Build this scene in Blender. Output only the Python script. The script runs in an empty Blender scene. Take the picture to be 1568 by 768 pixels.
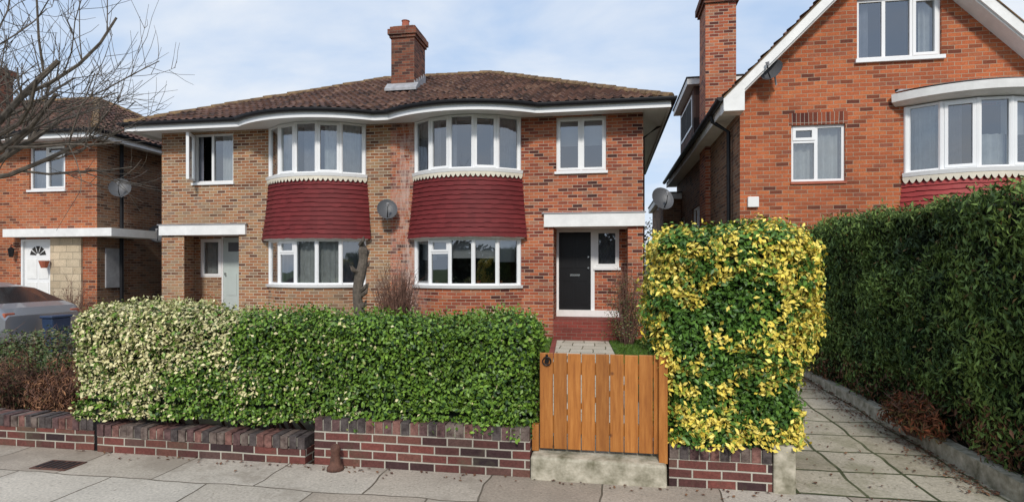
import bpy, bmesh, math, random
import numpy as np
from mathutils import Vector, Matrix, noise
random.seed(7); RNG=np.random.default_rng(11)
SC=bpy.context.scene; COL=SC.collection
pi=math.pi

# ---------------------------------------------------------------- materials
def newmat(name):
    m=bpy.data.materials.new(name); m.use_nodes=True
    nt=m.node_tree; nt.nodes.clear()
    out=nt.nodes.new('ShaderNodeOutputMaterial'); b=nt.nodes.new('ShaderNodeBsdfPrincipled')
    nt.links.new(b.outputs[0],out.inputs[0])
    return m,nt,b,out
def N(nt,t,**k):
    n=nt.nodes.new(t)
    for a,v in k.items(): setattr(n,a,v)
    return n
def rgba(c): return (c[0],c[1],c[2],1)
def ramp(nt,stops,interp='LINEAR'):
    r=nt.nodes.new('ShaderNodeValToRGB'); e=r.color_ramp; e.interpolation=interp
    while len(e.elements)<len(stops): e.elements.new(.5)
    for el,(p,c) in zip(e.elements,stops): el.position=p; el.color=rgba(c)
    return r
def mixc(nt,fac,a,b,mode='MIX'):
    n=nt.nodes.new('ShaderNodeMix'); n.data_type='RGBA'; n.blend_type=mode
    for sock,v in ((n.inputs[0],fac),(n.inputs[6],a),(n.inputs[7],b)):
        if hasattr(v,'is_linked') or hasattr(v,'links'): nt.links.new(v,sock)
        elif isinstance(v,(int,float)): sock.default_value=v
        else: sock.default_value=rgba(v)
    return n.outputs[2]
def math_(nt,op,a,b=0.0,clamp=False):
    n=nt.nodes.new('ShaderNodeMath'); n.operation=op; n.use_clamp=clamp
    for i,v in enumerate((a,b)):
        if hasattr(v,'links'): nt.links.new(v,n.inputs[i])
        else: n.inputs[i].default_value=v
    return n.outputs[0]
def noisen(nt,vec,scale,detail=3,rough=.6):
    n=N(nt,'ShaderNodeTexNoise'); n.inputs['Scale'].default_value=scale; n.inputs['Detail'].default_value=min(detail,4); n.inputs['Roughness'].default_value=rough
    nt.links.new(vec,n.inputs['Vector']); return n.outputs['Fac']
def bump(nt,h,b,strength,dist):
    n=N(nt,'ShaderNodeBump'); n.inputs['Strength'].default_value=strength; n.inputs['Distance'].default_value=dist
    nt.links.new(h,n.inputs['Height']); nt.links.new(n.outputs[0],b.inputs['Normal'])
def pm(name,col,rough=.7,var=.18,scale=3,bmp=0.0,bscale=40,metal=0,spec=.5,col2=None):
    m,nt,b,o=newmat(name)
    tc=N(nt,'ShaderNodeTexCoord').outputs['Object']
    f=noisen(nt,tc,scale,3,.65)
    lo=tuple(c*(1-var) for c in col); hi=tuple(min(1,c*(1+var)) for c in (col2 or col))
    r=ramp(nt,[(.3,lo),(.7,hi)]); nt.links.new(f,r.inputs[0]); nt.links.new(r.outputs[0],b.inputs['Base Color'])
    b.inputs['Roughness'].default_value=rough; b.inputs['Metallic'].default_value=metal; b.inputs['Specular IOR Level'].default_value=spec
    if bmp: bump(nt,noisen(nt,tc,bscale,2),b,bmp,.01)
    return m
def brickmat(name,stops,mortar,bw=.225,bh=.075,ms=.011,off=.5,patch=None,patchcol=(.4,.36,.3),stain=None,rough=.85,bd=.006,lvar=.18,seed=0,freq=2,spots=None):
    m,nt,b,o=newmat(name)
    uv=N(nt,'ShaderNodeUVMap').outputs[0]; tc=N(nt,'ShaderNodeTexCoord').outputs['Object']
    wob=N(nt,'ShaderNodeTexNoise'); wob.inputs['Scale'].default_value=2.5; wob.inputs['Detail'].default_value=1; nt.links.new(tc,wob.inputs['Vector'])
    vm=N(nt,'ShaderNodeVectorMath',operation='MULTIPLY_ADD'); nt.links.new(wob.outputs['Color'],vm.inputs[0]); vm.inputs[1].default_value=(bh*.16,)*3; nt.links.new(uv,vm.inputs[2])
    br=N(nt,'ShaderNodeTexBrick'); br.offset=off; br.offset_frequency=freq
    for k,v in (('Scale',1),('Mortar Size',ms/2),('Mortar Smooth',.25),('Brick Width',bw),('Row Height',bh),('Bias',0)): br.inputs[k].default_value=v
    br.inputs['Color1'].default_value=(0,0,0,1); br.inputs['Color2'].default_value=(1,1,1,1); br.inputs['Mortar'].default_value=(.5,.5,.5,1)
    nt.links.new(vm.outputs[0],br.inputs['Vector'])
    r=ramp(nt,stops); nt.links.new(br.outputs['Color'],r.inputs[0])
    fine=noisen(nt,tc,45,3,.7); fr=ramp(nt,[(.3,(.72,)*3),(.7,(1.2,)*3)]); nt.links.new(fine,fr.inputs[0])
    c=mixc(nt,1.0,r.outputs[0],fr.outputs[0],'MULTIPLY')
    c=mixc(nt,br.outputs['Fac'],c,mortar)
    big=noisen(nt,tc,.9,4,.65); gr=ramp(nt,[(.32,(1-lvar,)*3),(.68,(1+lvar,)*3)]); nt.links.new(big,gr.inputs[0])
    c=mixc(nt,1.0,c,gr.outputs[0],'MULTIPLY')
    if patch:
        mp=N(nt,'ShaderNodeMapping'); mp.inputs['Location'].default_value=(seed,seed*2,3); nt.links.new(tc,mp.inputs[0])
        pn=noisen(nt,mp.outputs[0],patch[0],4,.75); pr=ramp(nt,[(patch[1],(0,)*3),(patch[1]+.14,(1,)*3)]); nt.links.new(pn,pr.inputs[0])
        c=mixc(nt,math_(nt,'MULTIPLY',pr.outputs[0],patch[2]),c,patchcol)
    if spots:
        sn=noisen(nt,tc,spots[0],2,.5); sr=ramp(nt,[(spots[1],(0,)*3),(spots[1]+.05,(1,)*3)]); nt.links.new(sn,sr.inputs[0])
        c=mixc(nt,math_(nt,'MULTIPLY',sr.outputs[0],spots[2]),c,spots[3])
    if stain:
        sx=N(nt,'ShaderNodeSeparateXYZ'); nt.links.new(tc,sx.inputs[0])
        dd=math_(nt,'ABSOLUTE',math_(nt,'SUBTRACT',sx.outputs[0],stain[0]))
        mk=math_(nt,'SUBTRACT',1.0,math_(nt,'DIVIDE',dd,stain[1]),True)
        mp=N(nt,'ShaderNodeMapping'); mp.inputs['Scale'].default_value=(5,1,1.1); nt.links.new(tc,mp.inputs[0])
        sn=noisen(nt,mp.outputs[0],2,4,.75)
        k=math_(nt,'MULTIPLY',mk,math_(nt,'MULTIPLY',math_(nt,'SUBTRACT',sn,.40,True),5,True),True)
        c=mixc(nt,math_(nt,'MULTIPLY',k,.75),c,(.55,.42,.36))
    nt.links.new(c,b.inputs['Base Color']); b.inputs['Roughness'].default_value=rough; b.inputs['Specular IOR Level'].default_value=.3
    hh=math_(nt,'SUBTRACT',math_(nt,'MULTIPLY',fine,.35),br.outputs['Fac'])
    bump(nt,hh,b,.8,bd)
    return m
M={}
M['brickL']=brickmat('brick_brown_mottled',[(0,(.10,.045,.03)),(.25,(.30,.12,.055)),(.5,(.40,.175,.08)),(.75,(.37,.22,.11)),(1,(.22,.14,.10))],(.48,.41,.31),ms=.018,patch=(.7,.50,.45),patchcol=(.30,.21,.13),seed=3)
M['brickR']=brickmat('brick_red',[(0,(.055,.02,.018)),(.2,(.22,.055,.033)),(.5,(.39,.10,.045)),(.8,(.47,.145,.06)),(1,(.33,.15,.09))],(.45,.34,.25),ms=.014,stain=(-4.75,.7),patch=(.5,.6,.25),patchcol=(.36,.2,.13))
M['brickN']=brickmat('brick_orange',[(0,(.11,.032,.02)),(.14,(.31,.08,.032)),(.5,(.43,.112,.042)),(.8,(.49,.145,.052)),(1,(.26,.08,.045))],(.38,.29,.20),ms=.011,seed=9,lvar=.15,patch=(1.1,.6,.3),patchcol=(.36,.13,.06))
M['brickNL']=brickmat('brick_orange_left',[(0,(.12,.04,.025)),(.3,(.35,.095,.04)),(.7,(.44,.135,.05)),(1,(.29,.12,.065))],(.42,.33,.23),ms=.012,seed=5)
M['brickS']=brickmat('brick_side_brown',[(0,(.09,.045,.03)),(.4,(.24,.105,.055)),(.8,(.29,.15,.08)),(1,(.19,.12,.09))],(.31,.26,.2),ms=.014,patch=(.6,.5,.5),patchcol=(.2,.14,.09))
M['brickW']=brickmat('brick_garden_wall',[(0,(.035,.022,.024)),(.3,(.12,.045,.038)),(.6,(.18,.056,.044)),(.85,(.15,.07,.052)),(1,(.09,.055,.05))],(.43,.40,.33),ms=.015,patch=(2.2,.56,.55),patchcol=(.09,.08,.05),bd=.01,rough=.9,lvar=.3)
M['brickC']=brickmat('brick_chimney',[(0,(.06,.028,.024)),(.5,(.19,.06,.035)),(1,(.27,.10,.055))],(.20,.16,.12),ms=.012,patch=(1.5,.5,.65),patchcol=(.08,.055,.04))
M['soldier']=brickmat('brick_soldier_course',[(0,(.08,.02,.015)),(1,(.28,.07,.03))],(.35,.3,.24),bw=.075,bh=.3,off=0)
M['step']=brickmat('brick_red_step',[(0,(.17,.035,.025)),(1,(.27,.055,.04))],(.20,.13,.10),ms=.012)
M['stone']=brickmat('stone_cladding',[(0,(.42,.33,.22)),(.5,(.52,.42,.29)),(1,(.6,.48,.33))],(.3,.25,.18),bw=.42,bh=.2,ms=.015,bd=.012)
M['flags']=brickmat('paving_flags',[(0,(.31,.255,.20)),(.35,(.39,.33,.265)),(.7,(.44,.385,.315)),(1,(.50,.45,.38))],(.11,.09,.065),bw=.92,bh=.6,ms=.016,off=.42,patch=(1.7,.5,.55),patchcol=(.25,.21,.165),lvar=.15,bd=.004,rough=.8,spots=(28,.66,.5,(.15,.13,.10)))
M['drive']=brickmat('drive_slabs',[(0,(.32,.275,.20)),(.5,(.39,.345,.26)),(1,(.46,.41,.32))],(.06,.07,.03),bw=.5,bh=.53,ms=.032,off=0,patch=(2.1,.49,.55),patchcol=(.20,.19,.11),lvar=.2,bd=.006,spots=(22,.64,.5,(.12,.11,.06)))
M['path']=brickmat('path_slabs',[(0,(.46,.41,.32)),(1,(.58,.53,.43))],(.14,.13,.08),bw=.46,bh=.46,ms=.025,off=.5,lvar=.1)
M['white']=pm('white_upvc',(.8,.8,.79),.35,.03,2)
M['paint']=pm('white_painted_timber',(.78,.77,.74),.6,.08,4,.15)
M['cream']=pm('cream_render',(.68,.62,.5),.8,.12,3,.2)
M['concrete']=pm('concrete',(.27,.25,.21),.9,.28,5,.5,30)
M['concrete2']=pm('mossy_concrete',(.24,.22,.13),.9,.45,7,.7,25,col2=(.38,.345,.27))
M['black']=pm('black_paint',(.008,.008,.009),.4,.2,2,spec=.3)
M['gutter']=pm('black_gutter',(.010,.010,.012),.5,.2,3,spec=.3)
M['dark']=pm('dark_interior',(.03,.028,.026),.95,.3,2)
M['net']=pm('net_curtain',(.62,.62,.62),.9,.14,5)
M['grey']=pm('grey_curtain',(.27,.27,.31),.9,.2,4)
M['blind']=pm('roller_blind',(.5,.5,.52),.8,.05,2)
M['lead']=pm('lead_flashing',(.33,.33,.34),.6,.2,6,.2)
M['dishm']=pm('dish_grey',(.085,.087,.092),.5,.15,3)
M['palegreen']=pm('pale_green_door',(.47,.53,.50),.45,.05,2)
M['terracotta']=pm('terracotta',(.36,.10,.055),.8,.15,8,.2)
M['rust']=pm('rusty_iron',(.10,.045,.03),.85,.5,18,.6)
M['bark']=pm('bark_grey',(.11,.09,.07),.95,.45,14,.8,30)
M['twig']=pm('twig_brown',(.16,.085,.06),.9,.3,10)
M['soil']=pm('soil',(.055,.04,.025),1,.5,3,.8,14,col2=(.08,.07,.03))
M['lawn']=pm('lawn',(.05,.085,.018),1,.4,6,.8,30)
M['asphalt']=pm('asphalt',(.05,.05,.052),.9,.2,20,.6,120)
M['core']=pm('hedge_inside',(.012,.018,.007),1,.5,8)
M['brass']=pm('chrome',(.6,.6,.58),.25,.05,2,metal=1)
M['steel']=pm('white_box_plastic',(.75,.74,.7),.5,.05,2)
M['blue']=pm('blue_plastic',(.02,.04,.09),.45,.1,3)
def tilemat(name,stops,pu,pv,moss,rough=.85,mossk=.6,fv=(.65,1.3)):
    m,nt,b,o=newmat(name)
    uv=N(nt,'ShaderNodeUVMap').outputs[0]; tc=N(nt,'ShaderNodeTexCoord').outputs['Object']
    sp=N(nt,'ShaderNodeSeparateXYZ'); nt.links.new(uv,sp.inputs[0])
    fx=math_(nt,'FLOOR',math_(nt,'DIVIDE',sp.outputs[0],pu)); fy=math_(nt,'FLOOR',math_(nt,'DIVIDE',sp.outputs[1],pv))
    cb=N(nt,'ShaderNodeCombineXYZ'); nt.links.new(fx,cb.inputs[0]); nt.links.new(fy,cb.inputs[1])
    wn=N(nt,'ShaderNodeTexWhiteNoise'); nt.links.new(cb.outputs[0],wn.inputs['Vector'])
    r=ramp(nt,stops); nt.links.new(wn.outputs['Value'],r.inputs[0])
    f=noisen(nt,tc,1.3,4,.7); fr=ramp(nt,[(.3,(fv[0],)*3),(.7,(fv[1],)*3)]); nt.links.new(f,fr.inputs[0])
    c=mixc(nt,1.0,r.outputs[0],fr.outputs[0],'MULTIPLY')
    ms=noisen(nt,tc,5,4,.75); mr=ramp(nt,[(.52,(0,)*3),(.7,(1,)*3)]); nt.links.new(ms,mr.inputs[0])
    c=mixc(nt,math_(nt,'MULTIPLY',mr.outputs[0],mossk),c,moss)
    nt.links.new(c,b.inputs['Base Color']); b.inputs['Roughness'].default_value=rough; b.inputs['Specular IOR Level'].default_value=.3
    return m
M['roof']=tilemat('roof_pantiles',[(0,(.05,.032,.028)),(.4,(.105,.055,.042)),(.8,(.15,.08,.058)),(1,(.20,.12,.085))],.2,.31,(.10,.08,.05),mossk=.4)
M['hiptile']=pm('hip_tile_mossy',(.12,.07,.045),.9,.4,5,.6,30,col2=(.19,.12,.055))
M['apron']=tilemat('maroon_painted_tiles',[(0,(.125,.015,.016)),(1,(.16,.020,.021))],.17,.1,(.15,.022,.022),.7,.4,(.85,1.12))
M['apronN']=tilemat('red_tiles',[(0,(.28,.035,.035)),(1,(.34,.05,.045))],.17,.1,(.27,.05,.045),.6,.3,(.85,1.1))
def woodmat():
    m,nt,b,o=newmat('stained_gate_timber'); tc=N(nt,'ShaderNodeTexCoord').outputs['Object']
    sp=N(nt,'ShaderNodeSeparateXYZ'); nt.links.new(tc,sp.inputs[0])
    fl=math_(nt,'FLOOR',math_(nt,'DIVIDE',math_(nt,'ADD',sp.outputs[0],.565),.1175)); wn=N(nt,'ShaderNodeTexWhiteNoise',noise_dimensions='1D'); nt.links.new(fl,wn.inputs['W'])
    cb=N(nt,'ShaderNodeCombineXYZ'); nt.links.new(math_(nt,'MULTIPLY',sp.outputs[0],16),cb.inputs[0]); nt.links.new(math_(nt,'MULTIPLY',wn.outputs['Value'],20),cb.inputs[1]); nt.links.new(math_(nt,'MULTIPLY',sp.outputs[2],1.3),cb.inputs[2])
    g=noisen(nt,cb.outputs[0],2.2,4,.7)
    r=ramp(nt,[(.25,(.25,.078,.013)),(.5,(.40,.145,.026)),(.75,(.52,.215,.05))]); nt.links.new(g,r.inputs[0])
    vr=ramp(nt,[(0,(.78,)*3),(1,(1.08,)*3)]); nt.links.new(wn.outputs['Value'],vr.inputs[0])
    c=mixc(nt,1.0,r.outputs[0],vr.outputs[0],'MULTIPLY')
    kn=N(nt,'ShaderNodeTexVoronoi'); kn.inputs['Scale'].default_value=4.2; nt.links.new(tc,kn.inputs['Vector'])
    kr=ramp(nt,[(.03,(1,)*3),(.09,(0,)*3)]); nt.links.new(kn.outputs['Distance'],kr.inputs[0])
    c=mixc(nt,math_(nt,'MULTIPLY',kr.outputs[0],.8),c,(.10,.03,.008))
    nt.links.new(c,b.inputs['Base Color']); b.inputs['Roughness'].default_value=.5
    bump(nt,g,b,.3,.004); return m
M['wood']=woodmat()
def glassmat():
    m,nt,b,o=newmat('window_glass'); nt.nodes.remove(b)
    tr=N(nt,'ShaderNodeBsdfTransparent'); tr.inputs[0].default_value=(.78,.82,.81,1)
    gl=N(nt,'ShaderNodeBsdfGlossy'); gl.inputs['Roughness'].default_value=.01; gl.inputs[0].default_value=(.95,.97,1,1)
    fr=N(nt,'ShaderNodeFresnel'); fr.inputs[0].default_value=1.5
    tc=N(nt,'ShaderNodeTexCoord').outputs['Object']; n=N(nt,'ShaderNodeBump'); n.inputs['Strength'].default_value=.12; n.inputs['Distance'].default_value=.02
    nt.links.new(noisen(nt,tc,1.6,1),n.inputs['Height']); nt.links.new(n.outputs[0],gl.inputs['Normal'])
    f=math_(nt,'ADD',math_(nt,'MULTIPLY',fr.outputs[0],2.4),.12,True)
    mx=N(nt,'ShaderNodeMixShader'); nt.links.new(f,mx.inputs[0]); nt.links.new(tr.outputs[0],mx.inputs[1]); nt.links.new(gl.outputs[0],mx.inputs[2]); nt.links.new(mx.outputs[0],o.inputs[0])
    return m
M['glass']=glassmat()
def leafmat(name,rough=.5):
    m,nt,b,o=newmat(name)
    at=N(nt,'ShaderNodeAttribute',attribute_name='leafcol'); nt.links.new(at.outputs['Color'],b.inputs['Base Color'])
    b.inputs['Roughness'].default_value=rough; b.inputs['Specular IOR Level'].default_value=.35
    return m
M['leaf']=leafmat('leaf',.45); M['dry']=leafmat('dry_leaf',.8); M['needle']=leafmat('conifer_leaf',.6)
def carpaint():
    m,nt,b,o=newmat('silver_car_paint'); b.inputs['Base Color'].default_value=(.27,.28,.30,1); b.inputs['Metallic'].default_value=.5; b.inputs['Roughness'].default_value=.35; b.inputs['Coat Weight'].default_value=.5
    tc=N(nt,'ShaderNodeTexCoord').outputs['Object']; bump(nt,noisen(nt,tc,300,2),b,.03,.001); return m
M['car']=carpaint()

# ---------------------------------------------------------------- mesh builder
class MB:
    def __init__(s,name): s.name=name; s.v=[]; s.f=[]; s.uv=[]; s.m=[]; s.mats=[]
    def mi(s,k):
        if k not in s.mats: s.mats.append(k)
        return s.mats.index(k)
    def face(s,pts,mat,uv=None):
        pts=[Vector(p) for p in pts]
        if uv is None:
            n=Vector((0,0,0))
            for i in range(len(pts)):
                a,b=pts[i],pts[(i+1)%len(pts)]; n+=a.cross(b)
            if n.length<1e-12: return
            n.normalize()
            if abs(n.z)>.7: uv=[(p.x,p.y) for p in pts]
            else:
                t=Vector((-n.y,n.x)).normalized()
                if abs(t.x)>abs(t.y):
                    if t.x<0:t=-t
                elif t.y<0: t=-t
                uv=[(p.x*t.x+p.y*t.y,p.z) for p in pts]
        i=len(s.v); s.v+= [tuple(p) for p in pts]; s.f.append(list(range(i,i+len(pts)))); s.uv+=list(uv); s.m.append(s.mi(mat))
    def hexa(s,c,mat):
        for q in ((0,3,2,1),(4,5,6,7),(0,1,5,4),(1,2,6,5),(2,3,7,6),(3,0,4,7)): s.face([c[i] for i in q],mat)
    def box(s,x0,x1,y0,y1,z0,z1,mat):
        s.hexa([(x0,y0,z0),(x1,y0,z0),(x1,y1,z0),(x0,y1,z0),(x0,y0,z1),(x1,y0,z1),(x1,y1,z1),(x0,y1,z1)],mat)
    def fbox(s,F,s0,s1,z0,z1,d0,d1,mat):
        P=F.pt; s.hexa([P(s0,z0,d0),P(s1,z0,d0),P(s1,z0,d1),P(s0,z0,d1),P(s0,z1,d0),P(s1,z1,d0),P(s1,z1,d1),P(s0,z1,d1)],mat)
    def tube(s,path,rads,mat,n=6):
        path=[Vector(p) for p in path]; rings=[]
        for i,p in enumerate(path):
            d=(path[min(i+1,len(path)-1)]-path[max(i-1,0)]).normalized()
            a=d.cross(Vector((0,0,1)) if abs(d.z)<.9 else Vector((1,0,0))).normalized(); b=d.cross(a)
            r=rads[i] if isinstance(rads,(list,tuple)) else rads
            rings.append([p+a*math.cos(2*pi*k/n)*r+b*math.sin(2*pi*k/n)*r for k in range(n)])
        for i in range(len(rings)-1):
            for k in range(n):
                k2=(k+1)%n; s.face([rings[i][k],rings[i][k2],rings[i+1][k2],rings[i+1][k]],mat)
        s.face(rings[0],mat); s.face(rings[-1],mat)
    def sweep(s,path,prof,mat):
        pts=[Vector((p[0],p[1])) for p in path]; nn=[]
        for i in range(len(pts)):
            ns=[]
            if i>0: d=(pts[i]-pts[i-1]).normalized(); ns.append(Vector((d.y,-d.x)))
            if i<len(pts)-1: d=(pts[i+1]-pts[i]).normalized(); ns.append(Vector((d.y,-d.x)))
            if len(ns)==2:
                m=(ns[0]+ns[1]); m.normalize(); m=m/max(.4,m.dot(ns[0]))
            else: m=ns[0]
            nn.append(m)
        R=[[(p.x+n.x*o,p.y+n.y*o,z) for o,z in prof] for p,n in zip(pts,nn)]
        k=len(prof); L=0
        for i in range(len(R)-1):
            dl=(pts[i+1]-pts[i]).length
            for j in range(k):
                j2=(j+1)%k
                s.face([R[i][j],R[i+1][j],R[i+1][j2],R[i][j2]],mat,[(L,prof[j][1]),(L+dl,prof[j][1]),(L+dl,prof[j2][1]),(L,prof[j2][1])])
            L+=dl
        s.face(R[0],mat); s.face(R[-1],mat)
    def build(s,parent=None,smooth=False,bevel=0,weld=False):
        me=bpy.data.meshes.new(s.name); me.from_pydata(s.v,[],s.f)
        for k in s.mats: me.materials.append(M[k])
        me.polygons.foreach_set('material_index',s.m)
        u=me.uv_layers.new(name='UVMap'); u.data.foreach_set('uv',np.array(s.uv,dtype=np.float32).ravel())
        if weld or bevel or smooth:
            bm=bmesh.new(); bm.from_mesh(me); bmesh.ops.remove_doubles(bm,verts=bm.verts,dist=.0004); bmesh.ops.recalc_face_normals(bm,faces=bm.faces); bm.to_mesh(me); bm.free()
        if smooth: me.polygons.foreach_set('use_smooth',[True]*len(me.polygons))
        me.update()
        ob=bpy.data.objects.new(s.name,me); COL.objects.link(ob)
        if parent: ob.parent=parent
        if bevel:
            md=ob.modifiers.new('bevel','BEVEL'); md.width=bevel; md.segments=2; md.limit_method='ANGLE'
        return ob
class Fr:
    def __init__(s,p0,p1,inward=None):
        s.o=Vector(p0); d=Vector(p1)-s.o; s.w=d.length; s.d=d.normalized(); s.n=Vector((-s.d.y,s.d.x))
    def pt(s,a,z,dep): p=s.o+s.d*a+s.n*dep; return (p.x,p.y,z)
def empty(name):
    e=bpy.data.objects.new(name,None); COL.objects.link(e); return e

def wall(mb,F,s0,s1,z0,z1,holes,mat,reveal=.11,rmat=None):
    S=sorted({s0,s1}|{h[0] for h in holes}|{h[1] for h in holes}); Z=sorted({z0,z1}|{h[2] for h in holes}|{h[3] for h in holes})
    S=[x for x in S if s0<=x<=s1]; Z=[z for z in Z if z0<=z<=z1]
    for i in range(len(S)-1):
        for j in range(len(Z)-1):
            cs,cz=(S[i]+S[i+1])/2,(Z[j]+Z[j+1])/2
            if any(h[0]<cs<h[1] and h[2]<cz<h[3] for h in holes): continue
            mb.face([F.pt(S[i],Z[j],0),F.pt(S[i+1],Z[j],0),F.pt(S[i+1],Z[j+1],0),F.pt(S[i],Z[j+1],0)],mat)
    for h in holes:
        a,b,c,d=h[:4]; r=h[4] if len(h)>4 else reveal
        if r<=0: continue
        mm=rmat or mat
        mb.face([F.pt(a,c,0),F.pt(a,d,0),F.pt(a,d,r),F.pt(a,c,r)],mm); mb.face([F.pt(b,c,0),F.pt(b,d,0),F.pt(b,d,r),F.pt(b,c,r)],mm)
        mb.face([F.pt(a,d,0),F.pt(b,d,0),F.pt(b,d,r),F.pt(a,d,r)],mm); mb.face([F.pt(a,c,0),F.pt(b,c,0),F.pt(b,c,r),F.pt(a,c,r)],mm)

def curtain(mb,F,s0,s1,z0,z1,d,mat,waves=None,amp=.025):
    n=max(6,int((s1-s0)/.03)); ph=random.random()*6
    if mat=='blind': amp=0
    p=[(s0+(s1-s0)*i/n, d+amp*math.sin(ph+(s0+(s1-s0)*i/n)*55+1.3*math.sin(i*.37))) for i in range(n+1)]
    for i in range(n):
        mb.face([F.pt(p[i][0],z0,p[i][1]),F.pt(p[i+1][0],z0,p[i+1][1]),F.pt(p[i+1][0],z1,p[i+1][1]),F.pt(p[i][0],z1,p[i][1])],mat)
def window(fm,gm,cm,F,s0,s1,z0,z1,lights,curt=(),d=.05,fw=.05,back=True,skip=()):
    W=s1-s0; e=.002
    fm.fbox(F,s0,s1,z0,z0+fw,d,d+.07,'white'); fm.fbox(F,s0,s1,z1-fw,z1,d,d+.07,'white')
    fm.fbox(F,s0,s0+fw,z0+fw,z1-fw,d+e,d+.07,'white'); fm.fbox(F,s1-fw,s1,z0+fw,z1-fw,d+e,d+.07,'white')
    tot=sum(l[0] for l in lights); x=s0
    for i,l in enumerate(lights):
        xe=x+W*l[0]/tot
        if i<len(lights)-1: fm.fbox(F,xe-.03,xe+.03,z0+fw,z1-fw,d+e,d+.07,'white')
        a=x+(fw if i==0 else .03); b=xe-(fw if i==len(lights)-1 else .03)
        if i in skip: x=xe; continue
        zz=[(z0+fw,z1-fw)]
        if l[1]:
            zt=z1-(z1-z0)*l[1]; fm.fbox(F,a,b,zt-.03,zt+.03,d+e,d+.07,'white'); zz=[(z0+fw,zt-.03),(zt+.03,z1-fw)]
        for q,(za,zb) in enumerate(zz):
            sash=(len(l)>2 and l[2]==2) or (len(l)>2 and l[2]==1 and q==len(zz)-1)
            if sash:
                t=.04; dd=d-.012
                fm.fbox(F,a-.012,b+.012,za-.012,za+t,dd,d+.04,'white'); fm.fbox(F,a-.012,b+.012,zb-t,zb+.012,dd,d+.04,'white')
                fm.fbox(F,a-.012,a+t,za+t,zb-t,dd+.001,d+.04,'white'); fm.fbox(F,b-t,b+.012,za+t,zb-t,dd+.001,d+.04,'white')
            g=d+.03; jt=random.uniform(-.004,.004)
            gm.face([F.pt(a,za,g),F.pt(b,za,g+jt),F.pt(b,zb,g+jt),F.pt(a,zb,g)],'glass')
        x=xe
    for c in curt:
        curtain(cm,F,s0+W*c[0],s0+W*c[1],z0+(z1-z0)*c[2],z0+(z1-z0)*c[3],d+.16+(.04 if c[4]=='blind' else 0),c[4])
    if back: cm.face([F.pt(s0-.4,z0-.5,d+.9),F.pt(s1+.4,z0-.5,d+.9),F.pt(s1+.4,z1+.4,d+.9),F.pt(s0-.4,z1+.4,d+.9)],'dark')

def slope(mb,A,B,C,D,ze,zr,mat='roof',bulge=None,pu=.2,pv=.31):
    A,B,C,D=map(Vector,(A,B,C,D)); d=(B-A); W=d.length; d.normalize(); n=Vector((-d.y,d.x))
    if (C-A).dot(n)<0: n=-n
    run=abs((C-A).dot(n)); rise=zr-ze; L=math.hypot(run,rise); rows=max(1,round(L/pv)); gv=L/rows
    us=[i*pu/5 for i in range(int(W/(pu/5))+2)]
    vs=[]
    for r in range(rows): vs+= [(r*gv,1),(r*gv+gv*.97,0)]
    vs.append((L,0))
    nz=run/L; nn=rise/L
    bm=bmesh.new(); uvl=bm.loops.layers.uv.new('UVMap'); grid=[]; uvd={}
    for (v,k) in vs:
        row=[]
        for u in us:
            jit=.018*noise.noise(Vector((math.floor(u/pu)*3.1,math.floor(v/gv+.01)*5.3,A.x)))
            off=.036*(abs(math.cos(pi*u/pu))**.8*2-1)+(.05 if k else .0)+jit
            sag=.03*noise.noise(Vector((u*.35,v*.5,A.x+3)))
            p=A+d*u+n*(v/L*run)
            if bulge:
                bb=bulge(p.x)*max(0,1-v/1.9)**1.3; p=p-n*bb
            z=ze+v/L*rise+sag*min(1,v)
            vt=bm.verts.new((p.x-n.x*nn*off,p.y-n.y*nn*off,z+nz*off)); uvd[vt]=(u,v+ (0 if k else -.001)); row.append(vt)
        grid.append(row)
    for j in range(len(grid)-1):
        for i in range(len(us)-1):
            f=bm.faces.new((grid[j][i],grid[j][i+1],grid[j+1][i+1],grid[j+1][i]))
            cu=(us[i]+us[i+1])/2; cv=(vs[j][0]+vs[j+1][0])/2
            for l in f.loops:
                q=uvd[l.vert]; l[uvl].uv=(cu+(q[0]-cu)*.9, cv+(q[1]-cv)*.9)
            f.smooth=False
    for (P0,P1,ref) in ((A,C,B),(B,D,A)):
        e=(P1-P0).normalized(); nm=Vector((e.y,-e.x)); 
        if nm.dot(ref-P0)<0: nm=-nm
        g=bm.verts[:]+bm.edges[:]+bm.faces[:]
        bmesh.ops.bisect_plane(bm,geom=g,plane_co=(P0.x,P0.y,0),plane_no=(nm.x,nm.y,0),clear_inner=True,dist=1e-5)
    bmesh.ops.recalc_face_normals(bm,faces=bm.faces)
    me=bpy.data.meshes.new(mb); bm.to_mesh(me); bm.free(); me.materials.append(M[mat])
    ob=bpy.data.objects.new(mb,me); COL.objects.link(ob); return ob
def ridge(mb,p,q,mat='hiptile',r=.1,seg=.34):
    p,q=Vector(p),Vector(q); L=(q-p).length; n=max(1,int(L/seg)); d=(q-p)/n
    for i in range(n):
        a=p+d*i; b=p+d*(i+1.06); o=Vector((0,0,random.uniform(-.01,.012)))
        mb.tube([a+o,b+o],[r*1.12,r*.95],mat,8)
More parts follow.
